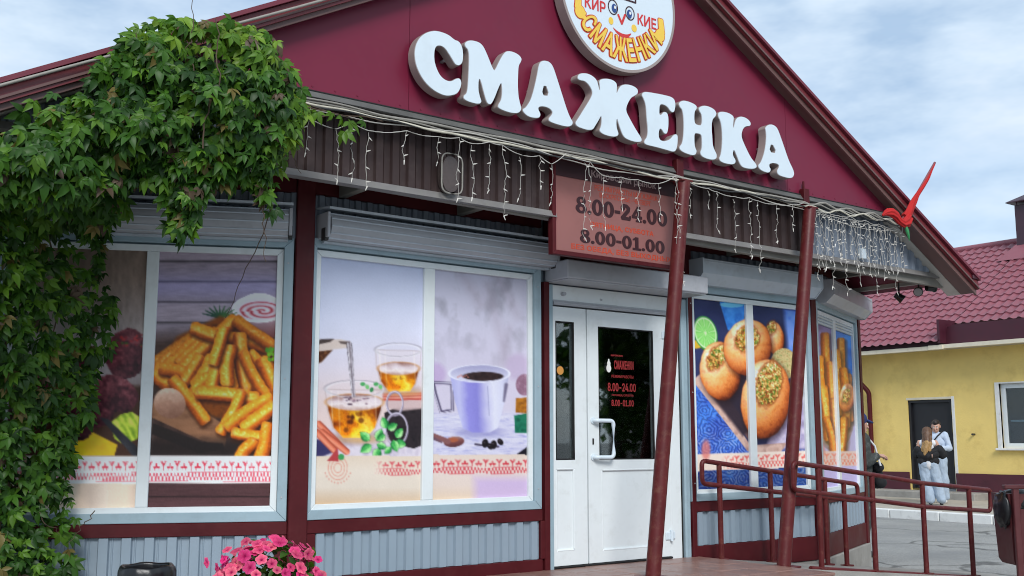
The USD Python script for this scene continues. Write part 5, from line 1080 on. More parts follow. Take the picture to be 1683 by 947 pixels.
part(yh, 'fascia', bx(21.67, 22.4, 2, 13.2, 3.3, 3.48, 0.005), 'fascia_dark')
RX, RZ = 25.6, 5.88
def tile_sheet(y0, y1, x0, z0, x1, z1, pitch=0.21, course=0.31):
    L = math.hypot(x1 - x0, z1 - z0); nx_ = np.array([-(z1 - z0), 0, (x1 - x0)]) / L * np.array([1, 1, 1])
    ny = int((y1 - y0) / pitch * 8); ys = np.linspace(y0, y1, ny)
    wave = 0.028 * np.maximum(np.cos(ys / pitch * 2 * np.pi), -0.35)
    rows, nr = [], int(L / course) + 1
    for k in range(nr):
        for s_, h in ((k * course, 0.030), (min((k + 1) * course, L) - 0.004, 0.0)): rows.append((min(s_, L), h))
    v = []
    for s_, h in rows:
        b = np.array([x0 + (x1 - x0) * s_ / L, 0, z0 + (z1 - z0) * s_ / L])
        v.append(np.c_[b[0] + nx_[0] * (wave + h), ys, b[2] + nx_[2] * (wave + h)])
    v = np.array(v); R_ = len(rows); a = (np.arange(R_ - 1)[:, None] * ny + np.arange(ny - 1)[None]).ravel()
    f = np.vstack([np.c_[a, a + ny, a + ny + 1], np.c_[a, a + ny + 1, a + 1]])
    return trimesh.Trimesh(v.reshape(-1, 3), f, process=False)
slope = (RZ - 3.12) / (RX - 21.35)
part(yh, 'roof', tile_sheet(13.05, 24, 21.35, 3.12, RX, RZ), 'tile_roof', smooth=50, label='lower reaching stretch of the tile roof')
part(yh, 'roof', tile_sheet(2, 13.05, 22.0, 3.12 + 0.65 * slope, RX, RZ), 'tile_roof', smooth=50, label='stretch of the tile roof above the dark fascia')
part(yh, 'roof_back', trimesh.convex.convex_hull(np.array([(RX, y_, RZ - 0.03) for y_ in (2, 24)] + [(RX + 4.2, y_, 3.1) for y_ in (2, 24)] + [(RX, y_, RZ - 0.1) for y_ in (2, 24)])), 'tile_roof')
part(yh, 'ridge_cap', cyl((RX, 2, RZ + 0.0), (RX, 24, RZ + 0.0), 0.09, 10), 'tile_roof', smooth=40)
part(yh, 'roof_edge', wallx(Polygon([(13.02, 3.1), (13.08, 3.1), (13.08, 3.62), (13.02, 3.62)]), 21.36, 22.02), 'fascia_dark')
ch = part(yh, 'chimney', bx(25.0, 25.5, 12.45, 13.07, 5.2, 6.66, 0.01), 'chimney_metal')
part(ch, 'chimney_cap', cat([trimesh.convex.convex_hull(np.array([(24.86, 12.31, 6.74), (25.64, 12.31, 6.74), (24.86, 13.21, 6.74), (25.64, 13.21, 6.74), (25.25, 12.76, 6.98), (24.86, 12.31, 6.72), (25.64, 12.31, 6.72), (24.86, 13.21, 6.72), (25.64, 13.21, 6.72)]))] + [cyl((x, y_, 6.64), (x, y_, 6.73), 0.015, 6) for x in (25.03, 25.47) for y_ in (12.5, 13.02)]), 'chimney_metal')
part(ch, 'chimney_flashing', trimesh.convex.convex_hull(np.array([(24.6, 12.2, 5.28), (24.6, 13.4, 5.28), (25.05, 12.4, 5.72), (25.05, 13.1, 5.72), (25.5, 12.3, 5.85), (25.5, 13.2, 5.85)])), 'tile_roof')
part(yh, 'wall_hook', cyl((21.9, 12.72, 1.12), (22.0, 12.72, 1.12), 0.022, 8), 'cable_dark')
part(yh, 'downpipe', bent([(21.5, 15.75, 2.97), (21.5, 15.70, 2.82), (21.88, 15.24, 2.12), (21.92, 15.26, 0.1), (21.75, 15.26, -0.08)], 0.055, 0.09, 12), 'maroon_paint', smooth=50)

# ------------------------------------------------------------------ bins
def ring_poly(cx, cy, r, n=24, sq=0.0): return ell(cx, cy, r, r, n)
lb = thing('waste_bin', 'round litter bin lined with a black bag under the fries window', 'bin', (1.90, 5.78, GZ))
prof = [(0.0, GZ + 0.03), (0.115, GZ + 0.03), (0.145, 0.33), (0.14, 0.33), (0.11, GZ + 0.05), (0.0, GZ + 0.05)]
lathe = lambda pr, cx, cy, n=28: trimesh.creation.revolve(np.array(pr), sections=n).apply_translation((cx, cy, 0))
part(lb, 'bucket', lathe([(0.0, GZ), (0.12, GZ), (0.136, 0.28), (0.132, 0.28), (0.11, GZ + 0.03), (0.0, GZ + 0.03)], 1.90, 5.78), 'black_plastic', smooth=40)
bag = lathe([(0.138, 0.14), (0.146, 0.2), (0.148, 0.27), (0.146, 0.305), (0.139, 0.328), (0.128, 0.338), (0.118, 0.336), (0.112, 0.325), (0.108, 0.2), (0.10, 0.1), (0.0, 0.05)], 1.90, 5.78, 48)
v = np.asarray(bag.vertices); ang = np.arctan2(v[:, 1] - 5.78, v[:, 0] - 1.90)
bag.vertices = v + np.c_[np.cos(ang), np.sin(ang), 0 * ang] * (0.002 * np.sin(ang * 13 + v[:, 2] * 20) + 0.0015 * np.sin(ang * 29 + 1))[:, None] + np.c_[0 * ang, 0 * ang, 0.003 * np.sin(ang * 5 + 1)]
part(lb, 'bag', bag, 'bag_plastic', smooth=60)
bc = np.array([9.535, 5.05])
th = math.radians(-YAW)
gb = frame_of((bc[0], bc[1]), th)
rb = thing('waste_bin', 'maroon steel litter bin with a black bag at the right edge of the yard', 'bin', (bc[0], bc[1], GZ))
bk = trimesh.convex.convex_hull(np.array([(sx * w_, sy * d_, z) for z, w_, d_ in ((-0.10, 0.20, 0.13), (-0.06, 0.22, 0.15), (0.52, 0.245, 0.17)) for sx in (-1, 1) for sy in (-1, 1)]))
part(rb, 'bucket', gb(bk), 'bin_paint')
part(rb, 'bin_frame', gb(cat([bx(-0.225, -0.17, -0.225, -0.185, GZ, 0.575, 0.006), bx(0.17, 0.225, -0.225, -0.185, GZ, 0.575, 0.006), bx(-0.30, 0.30, -0.235, -0.17, 0.565, 0.60, 0.006), bx(-0.17, 0.17, -0.22, -0.19, -0.22, -0.19, 0.004)])), 'bin_paint')
bg = []
m = trimesh.creation.icosphere(4, 1.0); v = np.asarray(m.vertices)
nz = meshkit.fbm(v * 2.6, 4, 3)
m.vertices = np.c_[v[:, 0] * 0.275 * (0.86 + 0.3 * nz), v[:, 1] * 0.20 * (0.86 + 0.3 * nz), 0.44 + v[:, 2] * 0.12 * (0.6 + 0.8 * nz) - 0.07 * (np.abs(v[:, 0]) > 0.8)]
part(rb, 'bag', gb(m), 'bag_plastic', smooth=True)
m2 = trimesh.creation.icosphere(3, 1.0); v = np.asarray(m2.vertices); nz = meshkit.fbm(v * 3.1, 4, 5)
m2.vertices = np.c_[-0.255 + v[:, 0] * 0.055 * (0.7 + 0.6 * nz), -0.06 + v[:, 1] * 0.13, 0.38 + v[:, 2] * 0.17 * (0.7 + 0.5 * nz)]
part(rb, 'bag', gb(m2), 'bag_plastic', smooth=True)

# ------------------------------------------------------------------ vine
def leaflet(L, w, droop, fold):
    t = np.array([0, 0.18, 0.42, 0.66, 0.86, 1.0]); hw = np.array([0.03, 0.62, 1.0, 0.78, 0.33, 0.0]) * w
    x = t * L; z = -droop * L * t ** 2
    v = []
    for a, h, zz in zip(x, hw, z): v += [(a, -h, zz + fold * h), (a, 0, zz), (a, h, zz + fold * h)]
    f = []
    for i in range(5):
        a, b = 3 * i, 3 * i + 3
        f += [(a, b, b + 1), (a, b + 1, a + 1), (a + 1, b + 1, b + 2), (a + 1, b + 2, a + 2)]
    return np.array(v), np.array(f)
def leaf_mesh(r_, size=1.0):
    """Five leaflets from one stalk end, hanging: local +x points down the leaf, +z out of its face."""
    V, F, Tn = [], [], []; n = 0
    for k, an in enumerate((-96, -46, 0, 46, 96)):
        L = (0.062, 0.082, 0.092, 0.082, 0.062)[k] * size * r_.uniform(0.9, 1.1)
        v, f = leaflet(L, L * 0.235, r_.uniform(0.2, 0.6), r_.uniform(0.15, 0.55))
        a = math.radians(an + r_.uniform(-8, 8)); c, s = math.cos(a), math.sin(a)
        tilt = r_.uniform(-0.25, 0.1); v = np.c_[v[:, 0] * math.cos(tilt) - v[:, 2] * math.sin(tilt), v[:, 1], v[:, 0] * math.sin(tilt) + v[:, 2] * math.cos(tilt)]
        v = np.c_[v[:, 0] * c - v[:, 1] * s, v[:, 0] * s + v[:, 1] * c, v[:, 2]]
        V.append(v); F.append(f + n); Tn.append(np.full(len(v), r_.uniform(0.88, 1.12))); n += len(v)
    return np.vstack(V), np.vstack(F), np.concatenate(Tn)
lr = random.Random(11)
LEAVES = [leaf_mesh(lr) for _ in range(14)]
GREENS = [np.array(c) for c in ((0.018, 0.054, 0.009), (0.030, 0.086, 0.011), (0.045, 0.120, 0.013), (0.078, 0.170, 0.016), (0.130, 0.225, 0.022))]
def place_leaf(pos, out, r_, size, tint):
    v, f, tn = LEAVES[r_.randrange(len(LEAVES))]
    out = np.asarray(out, float) + np.array([r_.gauss(0, 0.5), r_.gauss(0, 0.35), r_.gauss(0.3, 0.4)]); out /= np.linalg.norm(out)
    down = np.array([r_.gauss(0, 0.45), 0, -1.0]); down -= out * (down @ out); down /= np.linalg.norm(down)
    side = np.cross(out, down)
    w = (v * size) @ np.array([down, side, out]) + pos
    u = r_.random()
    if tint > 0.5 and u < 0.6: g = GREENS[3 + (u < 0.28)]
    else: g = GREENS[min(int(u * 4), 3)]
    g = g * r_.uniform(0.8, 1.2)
    if r_.random() < 0.035: g = np.array([0.16, 0.13, 0.04]) * r_.uniform(0.7, 1.2)
    elif r_.random() < 0.03: g = np.array([0.10, 0.07, 0.045])
    return w, f, np.minimum(g[None] * tn[:, None], 0.5)
VA = Polygon([[0.6, 2.40], [0.985, 2.463], [1.116, 2.563], [1.223, 2.662], [1.362, 2.785], [1.429, 2.928], [1.529, 3.066], [1.633, 3.19], [1.758, 3.272], [1.941, 3.284], [2.13, 3.33], [2.292, 3.317], [2.412, 3.273], [2.445, 3.171], [2.523, 3.098], [2.603, 2.987], [2.588, 2.838], [2.555, 2.688], [2.464, 2.584], [2.411, 2.523], [2.389, 2.415], [2.436, 2.267], [2.413, 2.158], [2.365, 2.29], [2.29, 2.383], [2.15, 2.362], [2.033, 2.312], [2.004, 2.208], [1.967, 2.055], [1.897, 1.998], [1.856, 2.058], [1.831, 2.185], [1.781, 2.293], [1.691, 2.312], [1.57, 2.262], [1.424, 2.179], [1.007, 2.122], [0.6, 2.1]])
VB = Polygon([[2.055, 2.753], [1.366, 2.753], [1.193, 2.641], [1.222, 2.479], [1.233, 2.319], [1.278, 2.119], [1.197, 1.964], [1.154, 1.848], [1.201, 1.691], [1.159, 1.576], [1.262, 1.459], [1.236, 1.306], [1.28, 1.116], [1.365, 1.041], [1.341, 0.928], [1.369, 0.779], [1.343, 0.631], [1.319, 0.52], [1.348, 0.411], [1.323, 0.265], [1.35, 0.12], [1.359, -0.023], [1.36, GZ], [2.4, GZ], [2.4, 2.75]])
def sample(poly, n, r_):
    a, b, c, d = poly.bounds; out = []
    while len(out) < n:
        x, z = r_.uniform(a, c), r_.uniform(b, d)
        if poly.contains(Point(x, z)): out.append((x, z))
    return out
ON1 = np.array([math.sin(A1), math.cos(A1)]); DN1 = np.array([-math.cos(A1), math.sin(A1)])
spots = []
vr = random.Random(23)
for x, z in sample(VA.buffer(-0.02), 2300, vr):
    e = VA.boundary.distance(Point(x, z)); hol = float(meshkit.fbm(np.array([[x * 4.2, 0.3, z * 4.6]]), 2, 3)[0])
    if hol < 0.40 and vr.random() < 0.75 and e > 0.05: continue
    dep = min(e / 0.35, 1.0) ** 0.6 * (0.10 + 0.42 * hol)
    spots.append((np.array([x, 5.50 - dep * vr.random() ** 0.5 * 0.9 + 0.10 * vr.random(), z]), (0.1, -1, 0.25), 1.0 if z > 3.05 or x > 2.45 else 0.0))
for x, z in sample(VA.buffer(-0.12), 420, vr):
    spots.append((np.array([x, 5.55 + 0.35 * vr.random(), z]), (0.0, -0.8, 0.5), 0.0))
for s, z in sample(VB.buffer(-0.02), 3300, vr):
    e = VB.boundary.distance(Point(s, z)); hol = float(meshkit.fbm(np.array([[s * 4.2, 7.3, z * 4.2]]), 2, 5)[0])
    if hol < 0.40 and vr.random() < 0.7 and e > 0.05: continue
    dep = 0.05 + min(e / 0.3, 1.0) ** 0.6 * (0.06 + 0.42 * hol)
    bul = min(max((z - 0.7) / 1.6, 0), 1) * min(max((s - 1.32) / 0.5, 0), 1) * 0.95
    p = HL + DN1 * s - ON1 * (0.12 + bul + dep * vr.random() ** 0.6)
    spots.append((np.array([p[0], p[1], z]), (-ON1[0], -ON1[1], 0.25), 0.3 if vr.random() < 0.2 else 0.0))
for k in range(520):           # runs from the wall out to the gable
    t = vr.random(); s = vr.uniform(1.25, 2.4)
    p = HL + DN1 * s - ON1 * 0.3; q = np.array([p[0] * (1 - t) + (1.75 - 0.5 * (s - 1.2)) * t, p[1] * (1 - t) + 5.6 * t])
    spots.append((np.array([q[0], q[1], vr.uniform(2.25, 2.75)]), (-0.2, -1, 0.0), 0.0))
for (x, z) in ((2.68, 2.93), (2.76, 2.95), (2.92, 2.95), (2.98, 2.93), (2.95, 2.86), (3.08, 2.95), (2.62, 3.03), (2.70, 2.98), (2.86, 2.96), (2.52, 2.55), (2.50, 2.47), (2.55, 2.62)):
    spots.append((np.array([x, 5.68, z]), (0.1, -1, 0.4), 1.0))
vine = thing('climbing_vine', 'large green five-leaved creeper covering the left corner and gable edge of the shop', 'vine', (1.6, 6.9, GZ))
placed = []
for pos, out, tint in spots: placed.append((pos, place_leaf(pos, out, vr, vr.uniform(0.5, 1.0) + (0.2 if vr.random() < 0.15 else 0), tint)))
CAM = np.array(EYE)
order = sorted(range(len(placed)), key=lambda i: placed[i][0][1])       # leaves at the front of the mass first
front = set(order[:290])
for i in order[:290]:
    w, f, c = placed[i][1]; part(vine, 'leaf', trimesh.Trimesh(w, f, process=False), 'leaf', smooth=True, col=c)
V, F, Cc, n = [], [], [], 0
for i, (pos, (w, f, c)) in enumerate(placed):
    if i in front: continue
    V.append(w); F.append(f + n); Cc.append(c); n += len(w)
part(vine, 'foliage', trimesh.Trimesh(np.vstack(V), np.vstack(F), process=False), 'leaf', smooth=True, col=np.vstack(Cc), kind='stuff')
def wander(a, b, n, amp, r_):
    a, b = np.array(a, float), np.array(b, float); off = np.zeros(3); out = []
    for k in range(n):
        t = k / (n - 1); off = off * 0.7 + np.array([r_.gauss(0, amp), r_.gauss(0, amp), r_.gauss(0, amp * 0.4)]); out.append(a + (b - a) * t + off * math.sin(math.pi * t))
    return out
for a, b, r0 in (((1.45, 7.2, GZ), (1.35, 6.9, 2.6), 0.022), ((1.2, 7.2, GZ), (1.1, 6.6, 2.7), 0.018), ((1.35, 6.9, 2.5), (2.2, 5.6, 3.0), 0.016), ((1.4, 6.3, 2.6), (2.9, 5.72, 2.97), 0.008), ((2.2, 5.6, 2.9), (3.25, 5.75, 3.0), 0.005), ((1.7, 5.5, 2.3), (1.6, 5.45, 3.1), 0.005), ((1.93, 5.3, 2.5), (1.95, 5.25, 3.2), 0.0045), ((1.55, 6.85, 2.3), (1.7, 6.95, 1.2), 0.006)):
    part(vine, 'stem', tube(wander(a, b, 16, 0.02, vr), np.linspace(r0, r0 * 0.6, 16), 6), 'bark', smooth=True)
for a, b in (((2.5, 5.66, 2.75), (2.66, 5.66, 2.55)), ((2.42, 5.5, 2.3), (2.52, 6.4, 1.75)), ((2.36, 5.5, 2.3), (2.41, 5.55, 1.98)), ((1.93, 6.9, 0.56), (1.8, 6.97, 0.36)), ((1.62, 6.95, 0.56), (1.75, 6.98, 0.42)), ((2.3, 5.6, 3.0), (3.1, 5.75, 2.98)), ((1.9, 5.4, 2.9), (1.88, 5.4, 3.36))):
    part(vine, 'tendril', tube(wander(a, b, 14, 0.012, vr), np.linspace(0.0035, 0.0018, 14), 5), 'bark', smooth=True)

# ------------------------------------------------------------------ petunias in a planter
pc = np.array([2.28, 5.075, 0.22])
pt = thing('flower_planter', 'standing planter full of pink petunias in front of the tea window', 'flower pot', (pc[0], pc[1], GZ))
part(pt, 'pot', lathe([(0.0, GZ), (0.17, GZ), (0.15, GZ + 0.05), (0.06, GZ + 0.1), (0.06, -0.12), (0.16, 0.0), (0.23, 0.16), (0.235, 0.19), (0.215, 0.19), (0.14, 0.02), (0.0, 0.0)], pc[0], pc[1]), 'terracotta', smooth=40)
fr_ = random.Random(31)
def blossom(c, nrm, r0, r_):
    nrm = np.asarray(nrm, float); nrm /= np.linalg.norm(nrm)
    a = np.cross(nrm, [0.2, 0.1, 1.0]); a /= np.linalg.norm(a); b = np.cross(nrm, a); rot = r_.uniform(0, 6.28)
    n = 40; th_ = np.arange(n) * 2 * np.pi / n; lob = 0.80 + 0.2 * np.abs(np.cos(2.5 * th_)) ** 0.7
    V, C_ = [], []
    hue = np.array([0.80, 0.05, 0.21]) * r_.uniform(0.7, 1.12); hue[1] *= r_.uniform(0.6, 2.8)
    rings = ((0.02, -0.45, np.array([0.30, 0.01, 0.09])), (0.16, -0.22, np.array([0.42, 0.012, 0.11])), (0.34, -0.04, hue * 0.8), (0.7, 0.05, hue), (1.0, -0.02, np.minimum(hue * np.array([1.05, 1.9, 1.3]), 0.9)))
    for q, h, col in rings:
        l = lob if q > 0.3 else np.ones(n)
        ruf = 0.05 * np.sin(5 * th_ + rot) * q + 0.03 * np.sin(11 * th_) * q
        V.append(c + r0 * (q * l * np.cos(th_ + rot))[:, None] * a + r0 * (q * l * np.sin(th_ + rot))[:, None] * b + r0 * (h + ruf)[:, None] * nrm)
        vein = 1 - 0.22 * (np.abs(np.cos(2.5 * th_)) > 0.97) if q > 0.3 else np.ones(n)
        C_.append(np.broadcast_to(col, (n, 3)) * np.asarray(vein)[:, None])
    f = []
    for k in range(len(rings) - 1):
        for j in range(n): i = (j + 1) % n; f += [(k * n + j, (k + 1) * n + j, (k + 1) * n + i), (k * n + j, (k + 1) * n + i, k * n + i)]
    return trimesh.Trimesh(np.vstack(V), f, process=False), np.vstack(C_)
lv, lf, lc, n = [], [], [], 0
for k in range(420):
    d = np.array([fr_.gauss(0, 1), fr_.gauss(0, 1), fr_.gauss(0.2, 0.8)]); d /= np.linalg.norm(d); d[2] = abs(d[2]) if fr_.random() < 0.8 else d[2]
    c = pc + d * np.array([0.27, 0.24, 0.25]) * fr_.uniform(0.6, 1.1)
    v, f = leaflet(fr_.uniform(0.04, 0.07), fr_.uniform(0.012, 0.02), 0.3, 0.3)
    o = d + np.array([fr_.gauss(0, 0.5) for _ in range(3)]); o /= np.linalg.norm(o)
    t = np.array([fr_.gauss(0, 1), fr_.gauss(0, 1), fr_.gauss(-0.2, 0.6)]); t -= o * (t @ o); t /= np.linalg.norm(t)
    w = v @ np.array([t, np.cross(o, t), o]) + c
    lv.append(w); lf.append(f + n); lc.append(np.broadcast_to(GREENS[fr_.randrange(3)] * fr_.uniform(0.8, 1.4), w.shape)); n += len(w)
part(pt, 'foliage', trimesh.Trimesh(np.vstack(lv), np.vstack(lf), process=False), 'leaf', smooth=True, col=np.vstack(lc), kind='stuff')
pts = []
tries = 0
while len(pts) < 150 and tries < 9000:
    tries += 1
    d = np.array([fr_.gauss(0, 1), fr_.gauss(-0.35, 0.9), fr_.gauss(0.35, 0.8)]); d /= np.linalg.norm(d)
    if d[2] < -0.35: continue
    if all(np.linalg.norm(d - q) > 0.118 for q in pts): pts.append(d)
for d in pts:
    c = pc + d * np.array([0.30, 0.26, 0.285]) * (fr_.uniform(0.86, 1.06) + (0.18 if fr_.random() < 0.08 else 0))
    m, col = blossom(c, d + np.array([fr_.gauss(0, 0.25) - 0.15, -0.35, fr_.gauss(0.05, 0.4)]) + np.array([fr_.gauss(0, 0.3), 0, 0]), fr_.uniform(0.022, 0.038), fr_)
    part(pt, 'blossom', m, 'petal', smooth=True, col=col)

# ------------------------------------------------------------------ out-of-view trees, added to darken and green the reflections in the door glass
tr_ = random.Random(77)
def tree(x, y, h, rad, label):
    t = thing('added_tree', label, 'tree', (x, y, GZ))
    part(t, 'trunk', tube(wander((x, y, GZ), (x + 0.2, y, GZ + h * 0.6), 10, 0.05, tr_), np.linspace(0.2, 0.08, 10), 10), 'bark', smooth=True)
    V, F, C_, n = [], [], [], 0
    cl = [np.array([x, y, GZ + h * 0.58]) + np.array([tr_.gauss(0, rad * 0.5), tr_.gauss(0, rad * 0.5), tr_.gauss(0, h * 0.17)]) for _ in range(46)]
    for c in cl:
        g = GREENS[tr_.randrange(4)] * tr_.uniform(0.8, 1.3)
        for k in range(70):
            d = np.array([tr_.gauss(0, 1) for _ in range(3)]); d *= tr_.uniform(0.2, 0.75) * rad * 0.45 / np.linalg.norm(d)
            a = np.array([tr_.gauss(0, 1) for _ in range(3)]); a *= 0.16 / np.linalg.norm(a); b = np.cross(a, [tr_.gauss(0, 1) for _ in range(3)]); b *= 0.09 / (np.linalg.norm(b) + 1e-9)
            p = c + d; V.append(np.array([p - a, p + b, p + a, p - b])); F += [(n, n + 1, n + 2), (n, n + 2, n + 3)]; C_.append(np.broadcast_to(g, (4, 3))); n += 4
    part(t, 'crown', trimesh.Trimesh(np.vstack(V), F, process=False), 'leaf', col=np.vstack(C_), kind='stuff')
tree(14.5, -9.5, 7.5, 2.4, 'unseen broadleaf tree added across the yard opposite the door, nearest the viewer')
tree(19.5, -8.0, 6.5, 2.3, 'unseen low broadleaf tree added across the yard, middle one of the row')
tree(24.5, -5.0, 8.0, 2.6, 'unseen tall broadleaf tree added across the yard at the far end of the row')

# ------------------------------------------------------------------ people
def bones(segs, size=0.02, smooth=8):
    """Union of hulls of spheres: segs = list of [(point, radius), ...] chains; one continuous smoothed surface."""
    ms = []
    for ch_ in segs:
        sp = [(manifold3d.Manifold.sphere(r, 14).translate(tuple(map(float, p)))) for p, r in ch_]
        if len(sp) == 1: ms.append(sp[0])
        for a, b in zip(sp[:-1], sp[1:]): ms.append(manifold3d.Manifold.batch_hull([a, b]))
    m = manifold3d.Manifold.batch_boolean(ms, manifold3d.OpType.Add).refine_to_length(size)
    t = parr(m); t = trimesh.Trimesh(t.vertices, t.faces, process=True)
    if smooth: trimesh.smoothing.filter_taubin(t, iterations=smooth)
    return t
def wrinkle(m, amp, sc, seed):
    v = np.asarray(m.vertices); m.vertices = v + np.asarray(m.vertex_normals) * ((meshkit.fbm(v * np.array([sc, sc, sc * 0.55]), 3, seed) - 0.5) * amp)[:, None]
    return m
def hand(wrist, d, palm_n, r_=1.0):
    """Palm and five curled fingers as chains. d: along the hand, palm_n: the way the palm faces."""
    w, d, n_ = (np.asarray(x, float) for x in (wrist, d, palm_n)); d /= np.linalg.norm(d); n_ -= d * (n_ @ d); n_ /= np.linalg.norm(n_); s = np.cross(d, n_)
    segs = [[(w, 0.027), (w + d * 0.075 + s * 0.018, 0.022)], [(w, 0.025), (w + d * 0.075 - s * 0.018, 0.022)]]
    for k, (o, L) in enumerate(((-0.033, 0.066), (-0.011, 0.078), (0.011, 0.074), (0.032, 0.058))):
        b = w + d * 0.082 + s * o; m_ = b + d * L * 0.5 + n_ * L * 0.22; e = m_ + d * L * 0.18 + n_ * L * 0.42
        segs.append([(b, 0.0095), (m_, 0.0085), (e, 0.0075)])
    segs.append([(w + d * 0.03 + s * -0.03, 0.013), (w + d * 0.06 - s * 0.052 + n_ * 0.012, 0.0105), (w + d * 0.09 - s * 0.05 + n_ * 0.03, 0.009)])
    return segs
def head_segs(c, fwd, up=(0, 0, 1.0)):
    c, fwd, up = np.asarray(c, float), np.asarray(fwd, float), np.asarray(up, float); fwd /= np.linalg.norm(fwd); up = up - fwd * (up @ fwd); up /= np.linalg.norm(up); s = np.cross(fwd, up)
    P = lambda f_, s_, u_: c + fwd * f_ + s * s_ + up * u_
    return [[(P(-0.015, 0, 0.035), 0.086), (P(0.025, 0, 0.01), 0.072), (P(0.04, 0, -0.055), 0.05), (P(0.062, 0, -0.085), 0.026)], [(P(0.0, 0, -0.06), 0.058), (P(0.03, 0, -0.07), 0.05)],
            [(P(0.092, 0, 0.015), 0.010), (P(0.110, 0, -0.022), 0.014)], [(P(0.088, 0.028, -0.015), 0.018)], [(P(0.088, -0.028, -0.015), 0.018)],
            [(P(0.086, -0.02, -0.062), 0.009), (P(0.094, 0, -0.06), 0.010), (P(0.086, 0.02, -0.062), 0.009)],
            [(P(-0.005, 0.082, 0.015), 0.014), (P(-0.008, 0.082, -0.02), 0.010)], [(P(-0.005, -0.082, 0.015), 0.014), (P(-0.008, -0.082, -0.02), 0.010)]], P
class Pose:
    def __init__(s, at, face):
        s.o = np.asarray(at, float); a = math.radians(face); s.f = np.array([math.cos(a), math.sin(a), 0]); s.r = np.array([math.sin(a), -math.cos(a), 0])
    def __call__(s, r, f, u): return s.o + s.r * r + s.f * f + np.array([0, 0, u])
def eyes(t, P):
    for sd in (-1, 1):
        e = part(t, 'eye', trimesh.creation.icosphere(2, 0.012).apply_translation(P(0.086, sd * 0.031, 0.018)), 'sticker_white', smooth=True)
        part(e, 'iris', trimesh.creation.icosphere(1, 0.006).apply_translation(P(0.094, sd * 0.031, 0.015)), 'hair_dark', smooth=True)

# man in the pale blue tracksuit, face towards the woman and the yard
q = Pose((20.02, 12.42, -0.265), 205)
man = thing('person', 'standing man in pale blue tracksuit with dark strap across his chest', 'person', q.o)
hs_, PH = head_segs(q(-0.02, 0.045, 1.53), q.f + np.array([0, 0, -0.35]))
LA = [q(-0.17, 0, 1.36), q(-0.255, 0.03, 1.10), q(-0.10, 0.24, 1.10)]; RA = [q(0.17, 0, 1.36), q(0.26, 0.04, 1.09), q(0.08, 0.25, 1.06)]
LL = [q(-0.09, 0, 0.86), q(-0.115, 0.02, 0.45), q(-0.12, -0.02, 0.07)]; RL = [q(0.09, 0, 0.86), q(0.11, 0.03, 0.45), q(0.12, -0.01, 0.07)]
torso = lambda k: [[(q(0, 0, 0.88), 0.125 + k), (q(0, 0.01, 1.08), 0.118 + k), (q(0, 0.0, 1.28), 0.128 + k)], [(q(-0.12, 0, 1.34), 0.07 + k), (q(0.12, 0, 1.34), 0.07 + k)], [(q(-0.08, 0, 1.2), 0.1 + k), (q(0.08, 0, 1.2), 0.1 + k)], [(q(-0.07, 0, 0.92), 0.1 + k), (q(0.07, 0, 0.92), 0.1 + k)]]
part(man, 'body', bones(torso(-0.01) + [[(q(0, 0, 1.36), 0.06), (q(0, 0.03, 1.47), 0.052)]] + hs_ + [[(LA[0], 0.05), (LA[1], 0.04), (LA[2], 0.029)], [(RA[0], 0.05), (RA[1], 0.04), (RA[2], 0.029)]]
     + hand(LA[2], q.r * 0.7 + q.f * 0.6, np.array([0, 0, 1.0])) + hand(RA[2], -q.r * 0.7 + q.f * 0.6, np.array([0, 0, 1.0])) + [[(LL[0], 0.075), (LL[1], 0.055), (LL[2], 0.04)], [(RL[0], 0.075), (RL[1], 0.055), (RL[2], 0.04)]], 0.012, 6), 'skin', smooth=True)
part(man, 'sweatshirt', wrinkle(bones(torso(0.012) + [[(LA[0], 0.072), (LA[1], 0.060), (LA[1] * 0.3 + LA[2] * 0.7, 0.050), (LA[1] * 0.12 + LA[2] * 0.88, 0.042)], [(RA[0], 0.072), (RA[1], 0.060), (RA[1] * 0.3 + RA[2] * 0.7, 0.050), (RA[1] * 0.12 + RA[2] * 0.88, 0.044)], [(q(0, 0.0, 1.37), 0.085), (q(0, 0.005, 1.41), 0.07)]], 0.02), 0.03, 14, 2), 'grey_blue_cotton', smooth=True)
part(man, 'trousers', wrinkle(bones([[(q(-0.05, 0, 0.9), 0.13), (q(0.05, 0, 0.9), 0.13)], [(LL[0], 0.108), (LL[1], 0.086), (q(-0.12, -0.01, 0.14), 0.078)], [(RL[0], 0.108), (RL[1], 0.086), (q(0.12, 0.0, 0.14), 0.078)]], 0.02), 0.045, 11, 4), 'grey_trousers', smooth=True)
for leg in (LL, RL): part(man, 'shoe', bones([[(leg[2] + [0, 0, -0.03], 0.042), (leg[2] + q.f * 0.13 + [0, 0, -0.035], 0.034)]], 0.02), 'shoe_white', smooth=True)
part(man, 'hair', bones([[(PH(-0.03, 0, 0.06), 0.083), (PH(0.035, 0, 0.095), 0.052)], [(PH(-0.045, 0, 0.0), 0.075), (PH(-0.05, 0, -0.03), 0.055)], [(PH(-0.02, 0.055, 0.05), 0.045)], [(PH(-0.02, -0.055, 0.05), 0.045)]], 0.014), 'hair_dark', smooth=True)
eyes(man, PH)
for sd in (-1, 1): part(man, 'eyebrow', cyl(PH(0.088, sd * 0.016, 0.040), PH(0.080, sd * 0.046, 0.040), 0.0055, 6), 'hair_dark')
st = [q(-0.13, 0.02, 1.43), q(-0.05, 0.145, 1.34), q(0.04, 0.165, 1.22), q(0.14, 0.13, 1.10), q(0.17, 0.0, 1.05), q(0.1, -0.14, 1.15), q(-0.05, -0.15, 1.34), q(-0.13, 0.02, 1.43)]
part(man, 'strap', tube(st, 0.014, 8), 'black_cloth', smooth=True)
